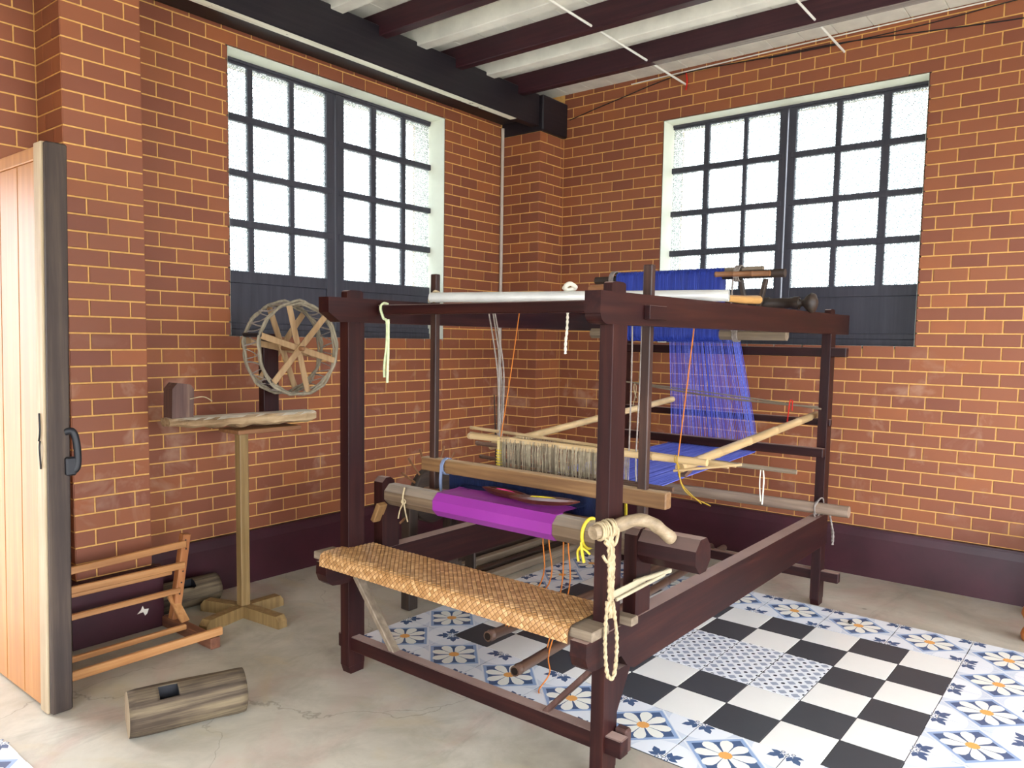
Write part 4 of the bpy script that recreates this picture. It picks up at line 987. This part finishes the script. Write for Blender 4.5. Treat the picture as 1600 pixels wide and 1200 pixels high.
for y, angs in ((YF - .004, (104, 164, 47)), (YBk + .006, (110, 170, 52))):
    for i, a_ in enumerate(angs):
        dv = V(math.cos(math.radians(a_)), 0, math.sin(math.radians(a_))); c = V(HC.x, y - .007 * i * (1 if y < -.5 else -1) + .007, HC.z)
        MB().bar(c - dv * (WR - .006), c + dv * (WR - .006), .008, .030, (dv.z, 0, -dv.x), .002).build('spoke', SPK, sw)
MB().lathe((HC.x, YBk + .09, HC.z), (0, -1, 0), [(0, .008), (.01, .012), (.245, .012), (.25, .008)], 12).build('axle', brownwood('y'), sw)
m = MB()
for k in range(44):
    t0 = 2 * math.pi * k / 44; t1 = 2 * math.pi * (k + .8 + jit(.4)) / 44; e = .5
    a_, b_ = (YF, YBk) if k % 2 else (YBk, YF)
    p = V(HC.x + WR * math.cos(t0), a_, HC.z + WR * math.sin(t0)); q = V(HC.x + WR * math.cos(t1), b_, HC.z + WR * math.sin(t1))
    strand(m, [p, p.lerp(q, .5) - (p.lerp(q, .5) - V(HC.x, -.485, HC.z)).normalized() * (.006 + jit(.006)), q], .0026 if k % 3 else .004, 5)
m.build('cord_lacing', GREYROPE, front_rim)
for a_ in (164, 224, 344):
    t = math.radians(a_); c = V(HC.x + WR * math.cos(t), 0, HC.z + WR * math.sin(t)); w_ = .0 if a_ == 164 else .1
    MB().bar((c.x, YF - .008, c.z), (c.x, YBk + .004 - w_, c.z), .022, .020, (0, 0, 1), .004).build('tape_wrap', BLACK, front_rim)

# =================================================================== warping rack by the door
rk = thing('warping_rack', (-3.28, -.5, 0), 'orange wooden rack of long parallel bars standing between door and pier', 'rack')
for x, xt in ((-2.985, -2.925), (-3.585, -3.525)):
    up_ = MB().bar((x, -.352, .045), (xt, -.352, .425), .040, .036, (1, 0, 0), .003).build('upright', wood('rack_post', [(.25, '7a4524'), (.5, 'a5683a'), (.75, 'c48a58')], 'z', .5), rk)
    for zn in (.16, .21, .26, .30, .36, .40):
        t_ = (zn - .045) / .38; MB().lathe((x + (xt - x) * t_ + jit(.007), -.3715, zn), (0, -1, 0), [(0, .0042), (.001, .004), (.0016, .002)], 8).build('nail_head', BLACK, up_)
    MB().box(x - .022, x + .022, -.700, -.285, .0, .048, .003).build('base_beam', wood('rack_base', [(.25, '4a2a20'), (.5, '6e4431'), (.75, '8d5f42')], 'y', .5), rk)
    MB().bar((x - .002, -.335, .15), (x + .012, -.43, .046), .012, .04, (1, 0, 0), .002).build('gusset', orangewood('z'), rk)
for y, z, x1, hh, dz in ((-.374, .385, -2.935, .030, -.02), (-.376, .290, -2.945, .030, .0), (-.345, .262, -2.99, .024, .0), (-.372, .178, -2.965, .024, .0), (-.520, .062, -3.02, .022, .0), (-.690, .068, -2.950, .034, .0)):
    MB().bar((-3.66 if y < -.6 else -3.60, y, z + dz), (x1, y, z), .020, hh).build('bar', orangewood('x'), rk)

# =================================================================== logs
def boolean_diff(o, cutter):
    md = o.modifiers.new('cut', 'BOOLEAN'); md.operation = 'DIFFERENCE'; md.object = cutter; md.solver = 'EXACT'; md.material_mode = 'TRANSFER'
    bpy.context.view_layer.update(); me = bpy.data.meshes.new_from_object(o.evaluated_get(bpy.context.evaluated_depsgraph_get()))
    o.modifiers.clear(); o.data = me; cm = cutter.data; bpy.data.objects.remove(cutter); bpy.data.meshes.remove(cm)
def log(p, q, r, label, hole_t, seed):
    rr = random.Random(seed); p = Vector(p); q = Vector(q); L = (q - p).length; d = (q - p).normalized(); n = 14; sd = 28
    prof = [1 + .05 * rr.uniform(-1, 1) for _ in range(sd)]; prof = [(prof[k] + prof[k - 1] + prof[(k + 1) % sd]) / 3 for k in range(sd)]
    u = V(-d.y, d.x, 0); w = V(0, 0, 1); vs = []; fs = []
    for i in range(n + 1):
        t = i / n; c = p.lerp(q, t)
        for k in range(sd):
            a_ = 2 * math.pi * k / sd; s_ = r * prof[k] * (1 + .02 * math.sin(t * 7 + k)) * (.97 if i in (0, n) else 1) * (1 + .006 * rr.uniform(-1, 1))
            vs.append(c + u * s_ * math.cos(a_) + w * max(s_ * math.sin(a_), -r * .985))
    for i in range(n):
        for k in range(sd): fs.append((i * sd + k, i * sd + (k + 1) % sd, (i + 1) * sd + (k + 1) % sd, (i + 1) * sd + k))
    m = MB().add(vs, fs, 0, True); m.add(vs[:sd], [tuple(range(sd))[::-1]], 1); m.add(vs[-sd:], [tuple(range(sd))], 1)
    base = ((p + q) / 2); base.z = 0
    me = m.mesh('wood_log', [logwood('x', math.atan2(d.y, d.x)), wood('log_end', [(.25, '5a4a38'), (.5, '8a765a'), (.75, 'a89676')], 'z', .85)], base)
    import bmesh as _b
    bm = _b.new(); bm.from_mesh(me); _b.ops.remove_doubles(bm, verts=bm.verts, dist=1e-5); _b.ops.recalc_face_normals(bm, faces=bm.faces); bm.to_mesh(me); bm.free()
    o = bpy.data.objects.new('wood_log', me); COL.objects.link(o); o.location = base; WORLD[o.name] = base; tag(o, label, 'log', 'old logs on the floor')
    c = p.lerp(q, hole_t) + V(0, 0, r * .95) - u * r * .45 * (1 if u.y > 0 else -1)
    ax = (d, u, w); cb = MB(); cb.obox(c, ax, (.030, .024, .055), .001)
    co = bpy.data.objects.new('cutter', cb.mesh('cutter', BLACK)); COL.objects.link(co)  # cut faces take black, painting the shade inside the mortise
    boolean_diff(o, co)
    return o
log((-3.555, -1.140, .075), (-3.205, -1.258, .075), .077, 'grey weathered log with a square mortise lying on open concrete near the door', .33, 3)
log((-3.01, -.125, .068), (-2.655, -.135, .068), .070, 'pale weathered log with a mortise pushed against the left wall skirting', .55, 5)

# =================================================================== low table at the right edge
tbl = thing('low_table', (-.45, -3.7, 0), 'orange wooden low table with turned bulbous legs at the right edge', 'table')
TW = wood('polished_teak', [(.25, '7d3f1a'), (.5, 'a65c28'), (.75, 'c47a3c')], 'z', .3, .5)
for x in (-.56, -.16):
    for y in (-3.372, -4.1):
        MB().lathe((x, y, 0), (0, 0, 1), [(0, .030), (.008, .036), (.03, .040), (.05, .034), (.075, .022), (.10, .030), (.125, .042), (.15, .036), (.17, .020), (.19, .026), (.23, .022), (.40, .026)], 18).build('leg', TW, tbl)
MB().box(-.60, -.12, -4.14, -3.40, .36, .43, .006).build('apron', TW, tbl); MB().box(-.62, -.10, -4.17, -3.39, .43, .455, .005).build('table_top', TW, tbl)

# ---- odds and ends
tag(MB().lathe((-.889, -2.686, .0055), (0, 0, 1), [(0, .006), (.004, .010), (.010, .010), (.014, .005)], 12).build('black_bead', BLACK, base=(-.889, -2.686, .0055)), 'small black bead lying on a flower tile near the right back post', 'bead')
o = MB().tube([(-.345, -.055, .005), (-.385, -.040, .92)], [.007, .005], 8); tag(o.build('thin_stick', darkwood('z'), base=(-.345, -.055, .005)), 'thin dark stick leaning in the corner beside the conduit pipe', 'stick')
